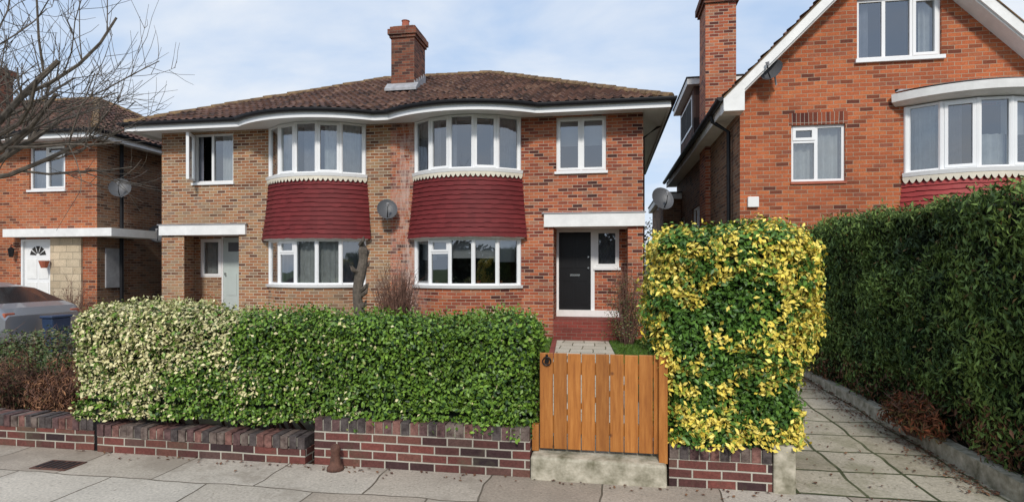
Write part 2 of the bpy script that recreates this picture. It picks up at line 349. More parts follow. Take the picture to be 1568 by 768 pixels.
def dish(name,loc,az,r,parent=None,el=25):
    mb=MB(name); R=Matrix.Rotation(az,4,'Z')@Matrix.Rotation(math.radians(-el),4,'X'); loc=Vector(loc)
    def T(p): return loc+R@Vector(p)
    nr,na=5,20
    def q(i,k): rr=r*i/nr; a=2*pi*k/na; return T((rr*math.cos(a),-.35*rr*rr/r,rr*1.12*math.sin(a)))
    for i in range(nr):
        for k in range(na): mb.face([q(i,k),q(i+1,k),q(i+1,k+1),q(i,k+1)],'dishm')
    mb.tube([T((0,0,-r*.9)),T((0,-r*.8,-r*.75)),T((0,-r*1.35,-r*.15))],.012,'black',6)
    mb.tube([T((0,-r*1.2,-r*.2)),T((0,-r*1.42,0))],[.03,.035],'lead',8)
    mb.tube([T((0,0,0)),T((0,.12,0)),loc+Vector(R@Vector((0,.2,0)))+Vector((0,0,-.12))],.02,'lead',6)
    return mb.build(parent,smooth=False)

# ---------------------------------------------------------------- semi-detached houses
ZE=5.33
def bayarc(c,hw,sag,Yf):
    R=(hw*hw+sag*sag)/(2*sag); th=math.asin(min(1,hw/R))
    return R,th,(c,Yf-sag+R)
def arcpts(ctr,R,th,n): return [(ctr[0]+R*math.sin(-th+2*th*i/n),ctr[1]-R*math.cos(-th+2*th*i/n)) for i in range(n+1)]

def bay(par,c,Yf,wmat,apmat,base=.1,hw=1.3,sag=.56,zt=5.26,zs=3.97,za=2.46,zl=1.3,lowwin=True,cu=None,cl=None,nl=5,name='bay'):
    R,th,ctr=bayarc(c,hw,sag,Yf); fm=MB(name+'_window_frames'); gm=MB(name+'_glass'); cm=MB(name+'_curtains'); wb=MB(name+'_walls')
    pts=arcpts(ctr,R,th*.96,nl)
    for lev,(z0,z1) in enumerate(((zs,zt),(zl,za-.03))):
        if lev==1 and not lowwin: continue
        for i in range(nl):
            F=Fr(pts[i],pts[i+1]); cc=(cu,cl)[lev]
            if lev==1: l=(1,.3,1) if i in(1,) else (1,None,0)
            if lev==0: l=(1,None,2) if i in(1,3) else (1,None,0)
            window(fm,gm,cm,F,.0,F.w,z0+.05,z1,[l],cc[i] if cc else (),d=.0,fw=.045,back=False)
        for p in pts: fm.tube([(p[0],p[1]+.03,z0+.05),(p[0],p[1]+.03,z1)],.045,'white',8)
        sp=arcpts(ctr,R,th,20)
        fm.sweep(sp,[(.07,z0-.02),(.09,z0+.05),(-.12,z0+.055),(-.12,z0-.02)],'white')
    for z0,z1 in ((zs,zt),(zl,za)):
        cm.face([(c-1.6,Yf+.9,z0-.6),(c+1.6,Yf+.9,z0-.6),(c+1.6,Yf+.9,z1+.3),(c-1.6,Yf+.9,z1+.3)],'dark')
    if lowwin:
        bp=arcpts(ctr,R,th,28); wb.sweep(bp,[(0.02,base),(0.02,zl-.025),(-.2,zl-.025),(-.2,base)],wmat)
        wb.sweep(bp,[(0.035,zl-.27),(0.035,zl-.20),(.0,zl-.20),(.0,zl-.27)],wmat)
    rows=13; H=(zs-.11-za)
    for r in range(rows):
        t0=r/rows; t1=(r+1)/rows
        zb=za+H*t0; ztp=za+H*t1
        fl0=.15*(1-t0)**1.5; fl1=.15*(1-t1)**1.5
        P=[]; nseg=66; a0=th*1.03; tj=[random.uniform(-.008,.008) for _ in range(60)]
        for i in range(nseg+1):
            a=-a0+2*a0*i/nseg; w=.004*math.sin(i*1.05+r*3.1)+tj[(i//3)%60]
            P.append((math.sin(a),-math.cos(a),w,a))
        def pt(p,o,z): return (ctr[0]+p[0]*(R+o),ctr[1]+p[1]*(R+o),z)
        for i in range(nseg):
            a_,b_=P[i],P[i+1]; u0,u1=a_[3]*R,b_[3]*R; v=(r+.5)*.1
            wb.face([pt(a_,fl0+.036,zb+a_[2]),pt(b_,fl0+.036,zb+b_[2]),pt(b_,fl1+.012,ztp+.004),pt(a_,fl1+.012,ztp+.004)],apmat,[(u0,v),(u1,v),(u1,v+.02),(u0,v+.02)])
            wb.face([pt(a_,fl0,zb+a_[2]),pt(b_,fl0,zb+b_[2]),pt(b_,fl0+.036,zb+b_[2]),pt(a_,fl0+.036,zb+a_[2])],apmat,[(u0,v),(u1,v),(u1,v+.02),(u0,v+.02)])
    wb.sweep(arcpts(ctr,R,th,28),[(.15,za+.004),(-.1,za+.004),(-.1,za-.03),(.12,za-.03)],'paint')
    n=26; sp=arcpts(ctr,R+.062,th*1.0,n*6)
    zt0=zs-.02
    for i in range(len(sp)-1):
        f0=abs(math.sin(pi*(i/6.0)));f1=abs(math.sin(pi*((i+1)/6.0)))
        a,b=sp[i],sp[i+1]
        wb.face([(a[0],a[1],zt0-.05-.075*f0),(b[0],b[1],zt0-.05-.075*f1),(b[0],b[1]+.0,zt0),(a[0],a[1],zt0)],'cream')
    for m in (fm,gm,cm,wb): m.build(par)
    return

def pair_house(name,L,Rr,Yf,bays,base,matL,matR,matSide,split,bays_kw,extraL,extraR,depth=8.6):
    par=empty(name); wb=MB('walls')
    Ff=Fr((L,Yf),(Rr,Yf))
    bh=[(c-1.22-L,c+1.22-L,3.97,5.26,.02) for c in bays]+[(c-1.22-L,c+1.22-L,1.3,2.43,.02) for c in bays]
    sL=split-L
    hL=[h for h in bh if h[1]<=sL]+extraL; hR=[h for h in bh if h[0]>=sL]+extraR
    wall(wb,Ff,0,sL,base,5.27,hL,matL); wall(wb,Ff,sL,Rr-L,base,5.27,hR,matR)
    Fs=Fr((Rr,Yf),(Rr,Yf+depth)); wall(wb,Fs,0,depth,base,5.27,[],matSide)
    Fl=Fr((L,Yf+depth),(L,Yf)); wall(wb,Fl,0,depth,base,5.27,[],matSide)
    Fb=Fr((Rr,Yf+depth),(L,Yf+depth)); wall(wb,Fb,0,Rr-L,base,5.27,[],matSide)
    wb.build(par)
    xl,xr=L-.55,Rr+.55; y0=Yf-.6; y1=Yf+depth+.6; ym=(y0+y1)/2; zr=7.83; run=4.95
    def bulge(x):
        b=0
        for c in bays:
            hw=1.75; sag=.55; R=(hw*hw+sag*sag)/(2*sag)
            if abs(x-c)<hw: b=max(b,math.sqrt(R*R-(x-c)**2)-(R-sag))
        return b
    RL,RR=(xl+run,ym),(xr-run,ym)
    for nm,a in (('roof_front',((xl,y0),(xr,y0),RL,RR)),('roof_right',((xr,y0),(xr,y1),RR,RR)),('roof_left',((xl,y1),(xl,y0),RL,RL)),('roof_back',((xr,y1),(xl,y1),RR,RL))):
        o=slope(nm,*a,ZE+.05,zr,bulge=bulge if nm=='roof_front' else None); o.parent=par
    rb=MB('ridge_and_hip_tiles')
    ridge(rb,(RL[0],ym,zr+.02),(RR[0],ym,zr+.02))
    for e,rr_ in (((xl,y0),RL),((xr,y0),RR),((xr,y1),RR),((xl,y1),RL)): ridge(rb,(e[0],e[1],ZE+.08),(rr_[0],rr_[1],zr+.02),r=.09)
    rb.build(par)
    xs=[xl+(xr-xl)*i/160 for i in range(161)]
    path=[(xl,y1)]+[(x,y0-bulge(x)) for x in xs]+[(xr,y1)]
    gb=MB('gutters_and_fascia')
    gp=[(.0+.058*(1+math.cos(a)),ZE+.05+.062*math.sin(a)) for a in [pi+ i*pi/6 for i in range(7)]]
    gp=[(.0,ZE+.075)]+gp+[(.116,ZE+.075)]
    gb.sweep(path,gp,'gutter')
    gb.sweep(path,[(-.002,ZE-.13),(-.002,ZE+.05),(-.03,ZE+.05),(-.03,ZE-.13)],'white')
    zs=5.272
    pin=[(x,y0-bulge(x)+.02) for x in xs]
    for i in range(160):
        gb.face([(pin[i][0],pin[i][1],zs),(pin[i+1][0],pin[i+1][1],zs),(pin[i+1][0],Yf+.05,zs),(pin[i][0],Yf+.05,zs)],'white')
    gb.face([(Rr-.02,Yf+.05,zs),(xr,Yf+.05,zs),(xr,y1,zs),(Rr-.02,y1,zs)],'white'); gb.face([(L+.02,Yf+.05,zs),(xl,Yf+.05,zs),(xl,y1,zs),(L+.02,y1,zs)],'white')
    gb.build(par)
    for i,c in enumerate(bays): bay(par,c,Yf,*bays_kw[i])
    return par

G='grey';NT='net';BL='blind'
upR=[[(0,.9,0,1,G)],[(0,.35,0,1,G)],[(.0,.25,0,1,G)],[(.75,1,0,1,G)],[(.2,1,0,1,G)]]
upL=[[(0,1,0,1,NT)],[(0,.6,0,1,NT)],[(.25,1,.0,1,G)],[(.3,1,0,1,NT)],[(0,1,0,1,NT)]]
loR=[[(0,1,.55,1,BL)],[(0,1,.62,1,BL)],[(0,1,.58,1,BL)],[(0,1,.58,1,BL)],[(0,1,.5,1,BL)]]
loL=[[(0,1,0,1,NT)],[(0,1,0,1,G)],[(0,1,0,1,NT)],[(0,1,0,1,NT)],[(0,1,0,1,G)]]
BC=(-7.15,-3.3); L0,R0,YF=-11.53,.80,13.2
BASE=.1
def bkw(wm,am,cu,cl): return (wm,am,BASE,1.3,.56,5.26,3.97,2.46,1.3,True,cu,cl)
pL=(-10.87-L0,-9.30-L0,.55,2.6,.0); pR=(-1.24-L0,.46-L0,.55,2.69,.0)
wL=(-10.59-L0,-9.46-L0,3.95,5.21); wR=(-1.17-L0,-.03-L0,3.98,5.24)
main=pair_house('brick_house',L0,R0,YF,BC,BASE,'brickL','brickR','brickS',-5.22,[bkw('brickL','apron',upL,loL),bkw('brickR','apron',upR,loR)],[pL,wL],[pR,wR])
fm=MB('window_frames');gm=MB('window_glass');cm=MB('curtains_and_interiors');pb=MB('porches'); F0=Fr((L0,YF),(R0,YF))
window(fm,gm,cm,F0,wR[0],wR[1],wR[2],wR[3],[(1,None,2),(1,None,2)],[(0,.98,.5,1,BL)])
window(fm,gm,cm,F0,wL[0],wL[1],wL[2],wL[3],[(.9,None,0),(1.1,None,0)],[(.62,1,0,1,NT),(0,.1,0,1,G)],skip=(0,))
hx=L0+wL[0]+.03; Fo=Fr((hx+.17,YF-.42),(hx,YF+.03))
window(fm,gm,cm,Fo,0,.46,3.99,5.17,[(1,None,0)],(),d=0,back=False,fw=.055)
for w in (wL,wR): fm.fbox(F0,w[0]-.04,w[1]+.04,w[2]-.06,w[2]-.002,-.05,.06,'white')
pb.box(-1.45,.83,YF-.07,YF+.12,2.70,3.0,'paint'); pb.box(-11.56,-9.08,YF-.07,YF+.12,2.60,2.86,'paint')
pb.box(-1.50,.86,YF-.09,YF+.02,3.002,3.03,'lead'); pb.box(-11.6,-9.04,YF-.09,YF+.02,2.862,2.885,'lead')
pb.box(-1.96,-1.26,YF-.025,YF-.001,.1,1.0,'brickR')
Y2=14.1
def recess(x0,x1,zt,mat):
    pb.face([(x0,YF,.15),(x0,Y2,.15),(x0,Y2,zt),(x0,YF,zt)],mat); pb.face([(x1,YF,.15),(x1,Y2,.15),(x1,Y2,zt),(x1,YF,zt)],mat)
    pb.face([(x0,YF,zt),(x1,YF,zt),(x1,Y2,zt),(x0,Y2,zt)],'paint'); pb.box(x0,x1,YF-.02,Y2,.1,.55,'step')
recess(-1.24,.46,2.695,'brickR'); recess(-11.3,-9.30,2.62,'brickL')
pb.box(-1.2,.5,YF-.42,YF-.027,.1,.34,'step')
pb.box(-10.9,-9.3,YF-.42,YF-.022,.1,.34,'step')
FB=Fr((-1.24,Y2),(.46,Y2))
wall(pb,FB,0,1.70,.55,2.695,[(0,.90,.56,2.69,.05),(.93,1.52,1.76,2.69,.08)],'brickR')
fm.fbox(FB,0,.055,.66,2.69,-.03,.06,'white'); fm.fbox(FB,.84,.93,.66,2.69,-.03,.06,'white'); fm.fbox(FB,.055,.84,2.63,2.69,-.03,.06,'white')
fm.fbox(FB,0.001,1.70,.56,.72,-.10,-.0,'paint')
db=MB('front_door'); db.fbox(FB,.055,.84,.722,2.63,.0,.05,'black')
for (a,b,c,d) in ((.13,.41,1.75,2.5),(.48,.76,1.75,2.5),(.13,.41,.85,1.45),(.48,.76,.85,1.45)):
    db.fbox(FB,a,b,c,c+.02,-.008,.0,'black');db.fbox(FB,a,b,d-.02,d,-.008,.0,'black');db.fbox(FB,a,a+.02,c+.02,d-.02,-.008,.0,'black');db.fbox(FB,b-.02,b,c+.02,d-.02,-.008,.0,'black')
db.fbox(FB,.33,.57,1.55,1.60,-.015,.0,'brass'); db.tube([FB.pt(.78,1.75,-.0),FB.pt(.78,1.75,-.05)],.025,'brass',10); db.tube([FB.pt(.78,2.02,-.0),FB.pt(.78,2.02,-.02)],.02,'brass',10)
db.build(main)
window(fm,gm,cm,FB,.93,1.52,1.76,2.69,[(1,None,2)],[(0,1,0,1,G)],d=.0,back=False)
for k in range(-6,9):
    for sgn in (1,-1):
        pa=[]
        for t in range(0,41):
            s=1.0+.45*t/40; z=2.22+sgn*(s-1.225)*1.5+k*.12-.12
            if 1.83<z<2.62: pa.append(FB.pt(s,z,.018))
        if len(pa)>1: gm.tube([pa[0],pa[-1]],.005,'dishm',4)
fm.fbox(FB,.90,1.56,1.70,1.758,-.06,.03,'white')
FC=Fr((-11.3,Y2),(-9.3,Y2))
wall(pb,FC,0,2.0,.55,2.62,[(.20,.84,1.5,2.55,.05),(.88,1.78,.56,2.6,.05)],'brickL')
window(fm,gm,cm,FC,.20,.84,1.5,2.55,[(1,None,2)],[(0,1,0,1,NT)],d=0.0)
fm.fbox(FC,.86,.90,.56,2.6,-.02,.05,'white'); fm.fbox(FC,1.74,1.80,.56,2.6,-.02,.05,'white')
db=MB('pale_door'); db.fbox(FC,.90,1.74,.58,2.58,.0,.05,'palegreen'); db.fbox(FC,1.0,1.3,1.0,1.6,-.01,.0,'palegreen'); db.fbox(FC,.96,1.0,1.55,1.62,-.05,.0,'brass')
db.fbox(FC,1.05,1.6,2.2,2.45,-.006,.0,'dishm'); db.build(main)
dp=MB('downpipes')
dp.tube([(R0+.5,YF+1.4,5.3),(R0+.08,YF+1.4,5.0),(R0+.08,YF+1.4,.2)],.04,'gutter',8)
dp.build(main)
for m in (fm,gm,cm,pb): m.build(main)
jb=MB('sill_pots')
for x,y in ((-3.95,12.93),(-2.95,12.9),(-2.45,13.0)): jb.tube([(x,y,1.36),(x,y,1.46)],[.045,.055],'terracotta',10)
jb.build(main)
ch=MB('chimney'); cx0,cx1,cy0,cy1=-5.95,-5.28,15.1,16.05
ch.box(cx0,cx1,cy0,cy1,6.0,8.15,'brickC')
ch.box(cx0-.04,cx1+.04,cy0-.04,cy1+.04,8.152,8.23,'brickC'); ch.box(cx0-.08,cx1+.08,cy0-.08,cy1+.08,8.232,8.38,'brickC'); ch.box(cx0-.03,cx1+.03,cy0-.03,cy1+.03,8.382,8.46,'brickC')
ch.box(cx0+.04,cx1-.04,cy0+.04,cy1-.04,8.462,8.5,'concrete')
ch.tube([(-5.62,15.35,8.5),(-5.62,15.35,8.54),(-5.62,15.35,8.68),(-5.62,15.35,8.71)],[.12,.11,.10,.12],'terracotta',12)
ch.tube([(-5.62,15.8,8.5),(-5.62,15.8,8.66)],[.12,.10],'terracotta',12)
ch.hexa([(cx0-.12,cy0-.2,6.63),(cx1+.12,cy0-.2,6.63),(cx1+.12,cy0+.01,6.75),(cx0-.12,cy0+.01,6.75),(cx0-.12,cy0-.2,6.70),(cx1+.12,cy0-.2,6.70),(cx1+.12,cy0+.01,6.89),(cx0-.12,cy0+.01,6.89)],'lead')
for k in range(5):
    y=cy0+.19*k; ch.box(cx1+.002,cx1+.02,y,y+.19,6.7+.103*k,6.95+.103*k,'lead')
ch.build(main)
dish('satellite_dish',(-5.2,12.93,3.12),math.radians(25),.24)
dish('satellite_dish.001',(R0+.38,13.0,3.25),math.radians(20),.25)

# ======= left neighbour pair
L1,R1,Y1=-26.2,-13.8,13.5
hN=[(-16.0-L1,-14.82-L1,3.93,5.17),(-16.25-L1,-15.25-L1,.6,2.55,.0)]
nb=pair_house('brick_house.001',L1,R1,Y1,(-21.8,-18.75),BASE,'brickNL','brickNL','brickS',-20.27,[bkw('brickNL','apron',upL,loL),bkw('brickNL','apron',upR,loR)],[],hN)
fm=MB('window_frames');gm=MB('window_glass');cm=MB('curtains_and_interiors');pb=MB('porch'); F1=Fr((L1,Y1),(R1,Y1))
h=hN[0]; window(fm,gm,cm,F1,h[0],h[1],h[2],h[3],[(.45,None,0),(.55,.22,2)],[(0,.35,0,1,G),(.7,1,0,1,NT)]); fm.fbox(F1,h[0]-.04,h[1]+.04,h[2]-.06,h[2]-.002,-.05,.06,'white')
h=hN[1]; pb.fbox(F1,h[0]+.06,h[1]-.06,.62,2.5,.04,.08,'white')
for a,b in((h[0],h[0]+.06),(h[1]-.06,h[1])): pb.fbox(F1,a,b,.6,2.55,-.02,.09,'white')
pb.fbox(F1,h[0]+.06,h[1]-.06,2.5,2.55,-.02,.09,'white')
for a,b in ((.15,.47),(.53,.85)):
    for c,d in ((.8,1.35),(1.45,2.0)):
        pb.fbox(F1,h[0]+a,h[0]+b,c,d,.028,.04,'paint')
for k in range(5):
    a0=pi*k/5+.06;a1=pi*(k+1)/5-.06; cxx=h[0]+.5
    pb.face([F1.pt(cxx+.06*math.cos(a0),2.1+.06*math.sin(a0),.037),F1.pt(cxx+.27*math.cos(a0),2.1+.27*math.sin(a0),.037),F1.pt(cxx+.27*math.cos(a1),2.1+.27*math.sin(a1),.037),F1.pt(cxx+.06*math.cos(a1),2.1+.06*math.sin(a1),.037)],'dark')
pb.box(-16.45,-13.0,Y1-.35,Y1-.0,2.6,2.82,'paint'); pb.box(-13.8,-13.0,Y1,Y1+1.2,2.6,2.82,'paint')
pb.box(-15.24,-14.25,Y1-.06,Y1-.002,.1,2.58,'stone')
pb.tube([(R1+.1,Y1+.7,5.3),(R1+.1,Y1+.7,.2)],.05,'gutter',8)
pb.box(-13.798,-13.76,Y1+.25,Y1+.75,1.2,2.3,'lead')
pb.tube([(-16.42,Y1-.0,2.35),(-16.42,Y1-.15,2.4),(-16.42,Y1-.15,2.3)],.012,'black',6); pb.tube([(-16.42,Y1-.15,2.05),(-16.42,Y1-.15,2.28),(-16.42,Y1-.15,2.34)],[.05,.085,.01],'black',6)
pb.tube([(-15.3,Y1-.18,1.75),(-15.3,Y1-.18,1.95)],[.07,.13],'terracotta',12)
for m in (fm,gm,cm,pb): m.build(nb)
dish('satellite_dish.002',(-13.45,13.9,3.95),math.radians(35),.27); dish('satellite_dish.003',(-13.4,15.2,2.75),math.radians(35),.26)
ch=MB('chimney'); ch.box(-21.0,-20.2,15.6,16.5,6,8.3,'brickC'); ch.box(-21.08,-20.12,15.52,16.58,8.302,8.5,'brickC'); ch.tube([(-20.6,16,8.5),(-20.6,16,8.8)],[.13,.1],'terracotta',10); ch.build(nb)

# ======= right neighbour, gabled
def gable_house():
    par=empty('brick_house.002'); XL,XR,Y=2.5,7.75,11.45; XM=5.11; b0=.12
    F=Fr((XL,Y),(XR,Y)); wb=MB('gable_wall')
    holes=[(3.42-XL,4.36-XL,3.37,4.43),(4.56-XL,5.97-XL,5.6,6.72),(5.42-XL,7.65-XL,3.42,4.66,.02),(5.42-XL,7.65-XL,.9,2.1,.02)]
    wall(wb,F,0,XR-XL,b0,8.2,holes,'brickN'); o=wb.build(par)
    bm=bmesh.new(); bm.from_mesh(o.data)
    for sx in (1,-1):
        bmesh.ops.bisect_plane(bm,geom=bm.verts[:]+bm.edges[:]+bm.faces[:],plane_co=(XM,0,7.80),plane_no=(sx,0,1),clear_outer=True)
    bm.to_mesh(o.data); bm.free()
    wb=MB('side_walls'); wall(wb,Fr((XL,21.5),(XL,Y)),0,21.5-Y,b0,5.18,[(21.5-17.7,21.5-16.3,2.6,3.5),(21.5-20.6,21.5-19.4,2.5,3.5)],'brickS')
    wall(wb,Fr((XR,Y),(XR,21.5)),0,21.5-Y,b0,5.1,[],'brickS'); wall(wb,Fr((XR,21.5),(XL,21.5)),0,XR-XL,b0,5.1,[],'brickS')
    wb.fbox(F,3.38-XL,4.40-XL,4.432,4.66,-.004,.1,'soldier')
    wb.build(par)
    fm=MB('window_frames');gm=MB('window_glass');cm=MB('curtains_and_interiors')
    h=holes[0]; window(fm,gm,cm,F,*h[:4],[(1,.28,1),(1.1,None,0)],[(0,.5,0,.7,NT),(.5,1,0,1,NT)]); fm.fbox(F,h[0]-.02,h[1]+.02,h[2]-.05,h[2]-.002,-.03,.05,'terracotta')
    h=holes[1]; window(fm,gm,cm,F,*h[:4],[(1,None,0),(1,None,0),(1,None,2)],[(0,.2,0,1,G),(.8,1,0,1,NT)]); fm.fbox(F,h[0]-.04,h[1]+.04,h[2]-.07,h[2]-.002,-.06,.05,'white')
    Fs=Fr((XL,21.5),(XL,Y)); window(fm,gm,cm,Fs,21.5-17.7,21.5-16.3,2.6,3.5,[(1,None,0),(1,None,0)]); window(fm,gm,cm,Fs,21.5-20.6,21.5-19.4,2.5,3.5,[(1,None,0),(1,None,0)])
    for m in (fm,gm,cm): m.build(par)
    ze,zr=4.91,7.86
    a=slope('roof_left',(2.16,11.1),(2.16,21.8),(XM,11.1),(XM,21.8),ze,zr); a.parent=par
    a=slope('roof_right',(2*XM-2.16,21.8),(2*XM-2.16,11.1),(XM,21.8),(XM,11.1),ze,zr); a.parent=par
    tb=MB('bargeboards_and_gutters'); ridge(tb,(XM,11.1,zr+.02),(XM,21.8,zr+.02))
    for s in (1,-1):
        c=[(XM-s*2.98,11.07,4.68),(XM,11.07,7.66),(XM,11.11,7.66),(XM-s*2.98,11.11,4.68),(XM-s*2.98,11.07,4.90),(XM,11.07,7.88),(XM,11.11,7.88),(XM-s*2.98,11.11,4.90)]
        tb.hexa(c,'paint')
        tb.hexa([(XM-s*2.98,11.05,4.902),(XM,11.05,7.882),(XM,11.15,7.882),(XM-s*2.98,11.15,4.902),(XM-s*2.98,11.05,4.925),(XM,11.05,7.905),(XM,11.15,7.905),(XM-s*2.98,11.15,4.925)],'hiptile')
        tb.hexa([(XM-s*2.9,11.112,4.72),(XM,11.112,7.62),(XM,11.46,7.62),(XM-s*2.9,11.46,4.72),(XM-s*2.9,11.112,4.76),(XM,11.112,7.66),(XM,11.46,7.66),(XM-s*2.9,11.46,4.76)],'paint')
    tb.hexa([(2.14,11.068,4.66),(2.50,11.068,4.66),(2.50,11.44,4.66),(2.14,11.44,4.66),(2.14,11.068,4.88),(2.50,11.068,5.1),(2.50,11.44,5.1),(2.14,11.44,4.88)],'paint')
    tb.sweep([(2.16,21.8),(2.16,11.45)],[(0,4.72),(0,4.9),(-.03,4.9),(-.03,4.72)],'paint'); tb.face([(2.16,11.45,4.74),(2.52,11.45,4.74),(2.52,21.8,4.74),(2.16,21.8,4.74)],'paint')
    gp=[(.01,4.93)]+[(.01+.065*(1+math.cos(a)),4.92+.065*math.sin(a)) for a in [pi+i*pi/6 for i in range(7)]]+[(.14,4.93)]
    tb.sweep([(2.16,21.8),(2.16,11.1)],gp,'gutter')
    tb.tube([(2.1,12.2,4.86),(2.12,12.2,4.75),(2.42,12.1,4.5),(2.43,12.1,.2)],.04,'gutter',8); tb.build(par)
    ch=MB('chimney'); ch.box(2.38,3.1,14.6,15.5,.12,8.25,'brickR'); ch.box(2.33,3.15,14.55,15.55,8.252,8.33,'brickC'); ch.box(2.28,3.2,14.5,15.6,8.332,8.5,'brickC'); ch.tube([(2.74,15,8.5),(2.74,15,8.85)],[.13,.1],'terracotta',12); ch.build(par)
    dm=MB('dormer'); dm.box(2.35,5.0,16.3,19.2,5.2,6.75,'roof'); dm.box(2.15,5.1,16.1,19.4,6.752,6.92,'paint'); dm.box(2.12,5.12,16.07,19.43,6.922,6.95,'gutter'); dm.box(2.335,2.36,16.6,18.9,5.7,6.6,'white'); dm.box(2.325,2.34,16.7,17.7,5.78,6.52,'dark'); dm.box(2.325,2.34,17.8,18.8,5.78,6.52,'dark'); dm.build(par)
    ex=MB('rear_extension'); ex.box(1.9,2.49,20.2,25,.12,4.1,'brickS'); ex.box(1.75,2.6,20.0,25.2,4.102,4.3,'paint'); ex.box(1.72,2.6,19.97,25.2,4.302,4.34,'gutter'); ex.build(par)
    kw=('brickN','apronN',b0,1.2,.5,4.68,3.42,2.15,.95,True,[[(0,1,0,1,NT)],[(0,.6,0,1,G)],[(0,1,0,.5,NT)],[(0,1,.5,1,BL)],[(0,1,0,1,NT)]],[[(0,1,0,1,NT)]]*5)
    bay(par,6.55,Y,*kw)
    R,th,ctr=bayarc(6.55,1.35,.62,Y); hb=MB('bay_hood'); sp=arcpts(ctr,R,th,28)
    hb.sweep(sp,[(.12,4.76),(.14,4.90),(-.3,4.96),(-.3,4.70),(.0,4.70)],'paint')
    for i in range(28):
        hb.face([(sp[i][0],sp[i][1],4.965),(sp[i+1][0],sp[i+1][1],4.965),(sp[i+1][0],Y+.0,5.02),(sp[i][0],Y,5.02)],'lead'); hb.face([(sp[i][0],sp[i][1],4.705),(sp[i+1][0],sp[i+1][1],4.705),(sp[i+1][0],Y+.05,4.705),(sp[i][0],Y+.05,4.705)],'paint')
    hb.build(par)
    bx=MB('alarm_box'); bx.box(2.63,2.83,Y-.07,Y-.003,2.9,3.1,'steel'); bx.build(par,bevel=.012)
    return par
gable_house(); dish('satellite_dish.004',(3.02,11.2,5.38),math.radians(-35),.2)

# ---------------------------------------------------------------- ground
def sheet(name,pts,mat,uvf=None):
    mb=MB(name); mb.face(pts,mat,uvf); return mb.build()
def rect(x0,x1,y0,y1,z,z1=None):
    z1=z if z1 is None else z1; return [(x0,y0,z),(x1,y0,z),(x1,y1,z1),(x0,y1,z1)]
sheet('ground',rect(-400,400,-400,400,-.16),'lawn')
sheet('road',rect(-80,80,-6.2,1.9,-.125),'asphalt')
kb=MB('kerb')
for i in range(-40,40): kb.box(i*.92,i*.92+.91,1.9,2.04,-.16,.0,'concrete')
kb.build(bevel=.01)
pv=MB('pavement'); pv.box(-60,60,2.045,4.72,-.16,.0,'flags'); pv.box(-60,60,-8.5,-6.2,-.16,.0,'flags'); pv.build()
gb=MB('front_garden_ground'); gb.box(-60,1.30,4.93,40,-.1,.10,'soil'); gb.box(3.12,40,4.93,40,-.1,.12,'soil'); gb.build()
dv=MB('driveway_path'); dv.face([(1.30,4.72,.003),(3.0,4.72,.003),(3.0,12,.14),(1.30,12,.14)],'drive'); dv.face([(1.302,12,.14),(3.0,12,.14),(3.0,40,.2),(1.302,40,.2)],'drive'); dv.box(3.0,3.12,4.75,14,-.1,.17,'concrete2'); dv.build()
pt=MB('garden_path'); pt.face([(-.62,4.9,.13),(.50,4.9,.13),(.02,12.8,.13),(-1.12,12.8,.13)],'path'); 
pt.hexa([(-.72,4.95,.1),(-.62,4.95,.1),(-1.12,12.8,.1),(-1.22,12.8,.1),(-.72,4.95,.16),(-.62,4.95,.16),(-1.12,12.8,.16),(-1.22,12.8,.16)],'step'); pt.build()
sheet('front_lawn',rect(-4.5,1.28,7.5,13.19,.106),'lawn'); sheet('forecourt',rect(-20,-6.5,6.5,13.4,.108),'concrete')

# ---------------------------------------------------------------- garden wall
for i,c in enumerate(((.075,.032,.03),(.12,.045,.036),(.05,.032,.03),(.10,.06,.05))): M['cop%d'%i]=pm('coping_brick_%d'%i,c,.9,.5,16,.6,60,col2=(c[0]*1.4,c[1]*1.8,c[2]*1.8))
M['mort']=pm('mortar_bed',(.28,.26,.21),1,.3,10,.5)
def gwall(name,x0,x1,z0,z1,ya=4.72,yb=4.93,tilt=0,mat='brickW'):
    mb=MB(name)
    zc=z1-.11
    mb.hexa([(x0,ya,z0),(x1,ya,z0),(x1,yb,z0),(x0,yb,z0),(x0,ya,zc),(x1,ya,zc+tilt),(x1,yb,zc+tilt),(x0,yb,zc)],mat)
    k=int((x1-x0)/.078); w=(x1-x0)/k
    for i in range(k):
        a=x0+i*w+.005; b=a+w-.011; j=random.uniform(-.009,.006); t=tilt*i/k; y=random.uniform(-.008,.008)
        mb.hexa([(a,ya-.004+y,zc+t+.002),(b,ya-.004+y,zc+t+.002),(b,yb,zc+t+.002),(a,yb,zc+t+.002),(a,ya-.004+y,z1+j+t),(b,ya-.004+y,z1+j+t),(b,yb,z1+j+t),(a,yb,z1+j+t)],'cop%d'%random.randint(0,3))
    mb.box(x0+.01,x1-.01,ya+.006,yb-.01,zc+.003,z1-.012+min(0,tilt),'mort')
    return mb.build()
gwall('brick_garden_wall',-9.5,-4.86,-.1,.30); gwall('brick_garden_wall.001',-4.80,-2.66,-.1,.26,4.70,4.91,-.02); gwall('brick_garden_wall.002',-2.58,-.64,-.1,.41); gwall('brick_garden_wall.003',.49,1.27,-.1,.33)
mb=MB('concrete_post'); mb.box(1.275,1.44,4.70,4.90,-.1,.37,'concrete2'); mb.build(bevel=.012)
mb=MB('concrete_gate_step'); mb.hexa([(-.63,4.67,-.1),(.47,4.67,-.1),(.47,4.93,-.1),(-.63,4.93,-.1),(-.63,4.68,.19),(.47,4.68,.17),(.47,4.93,.2),(-.63,4.93,.2)],'concrete2'); mb.build(bevel=.02)

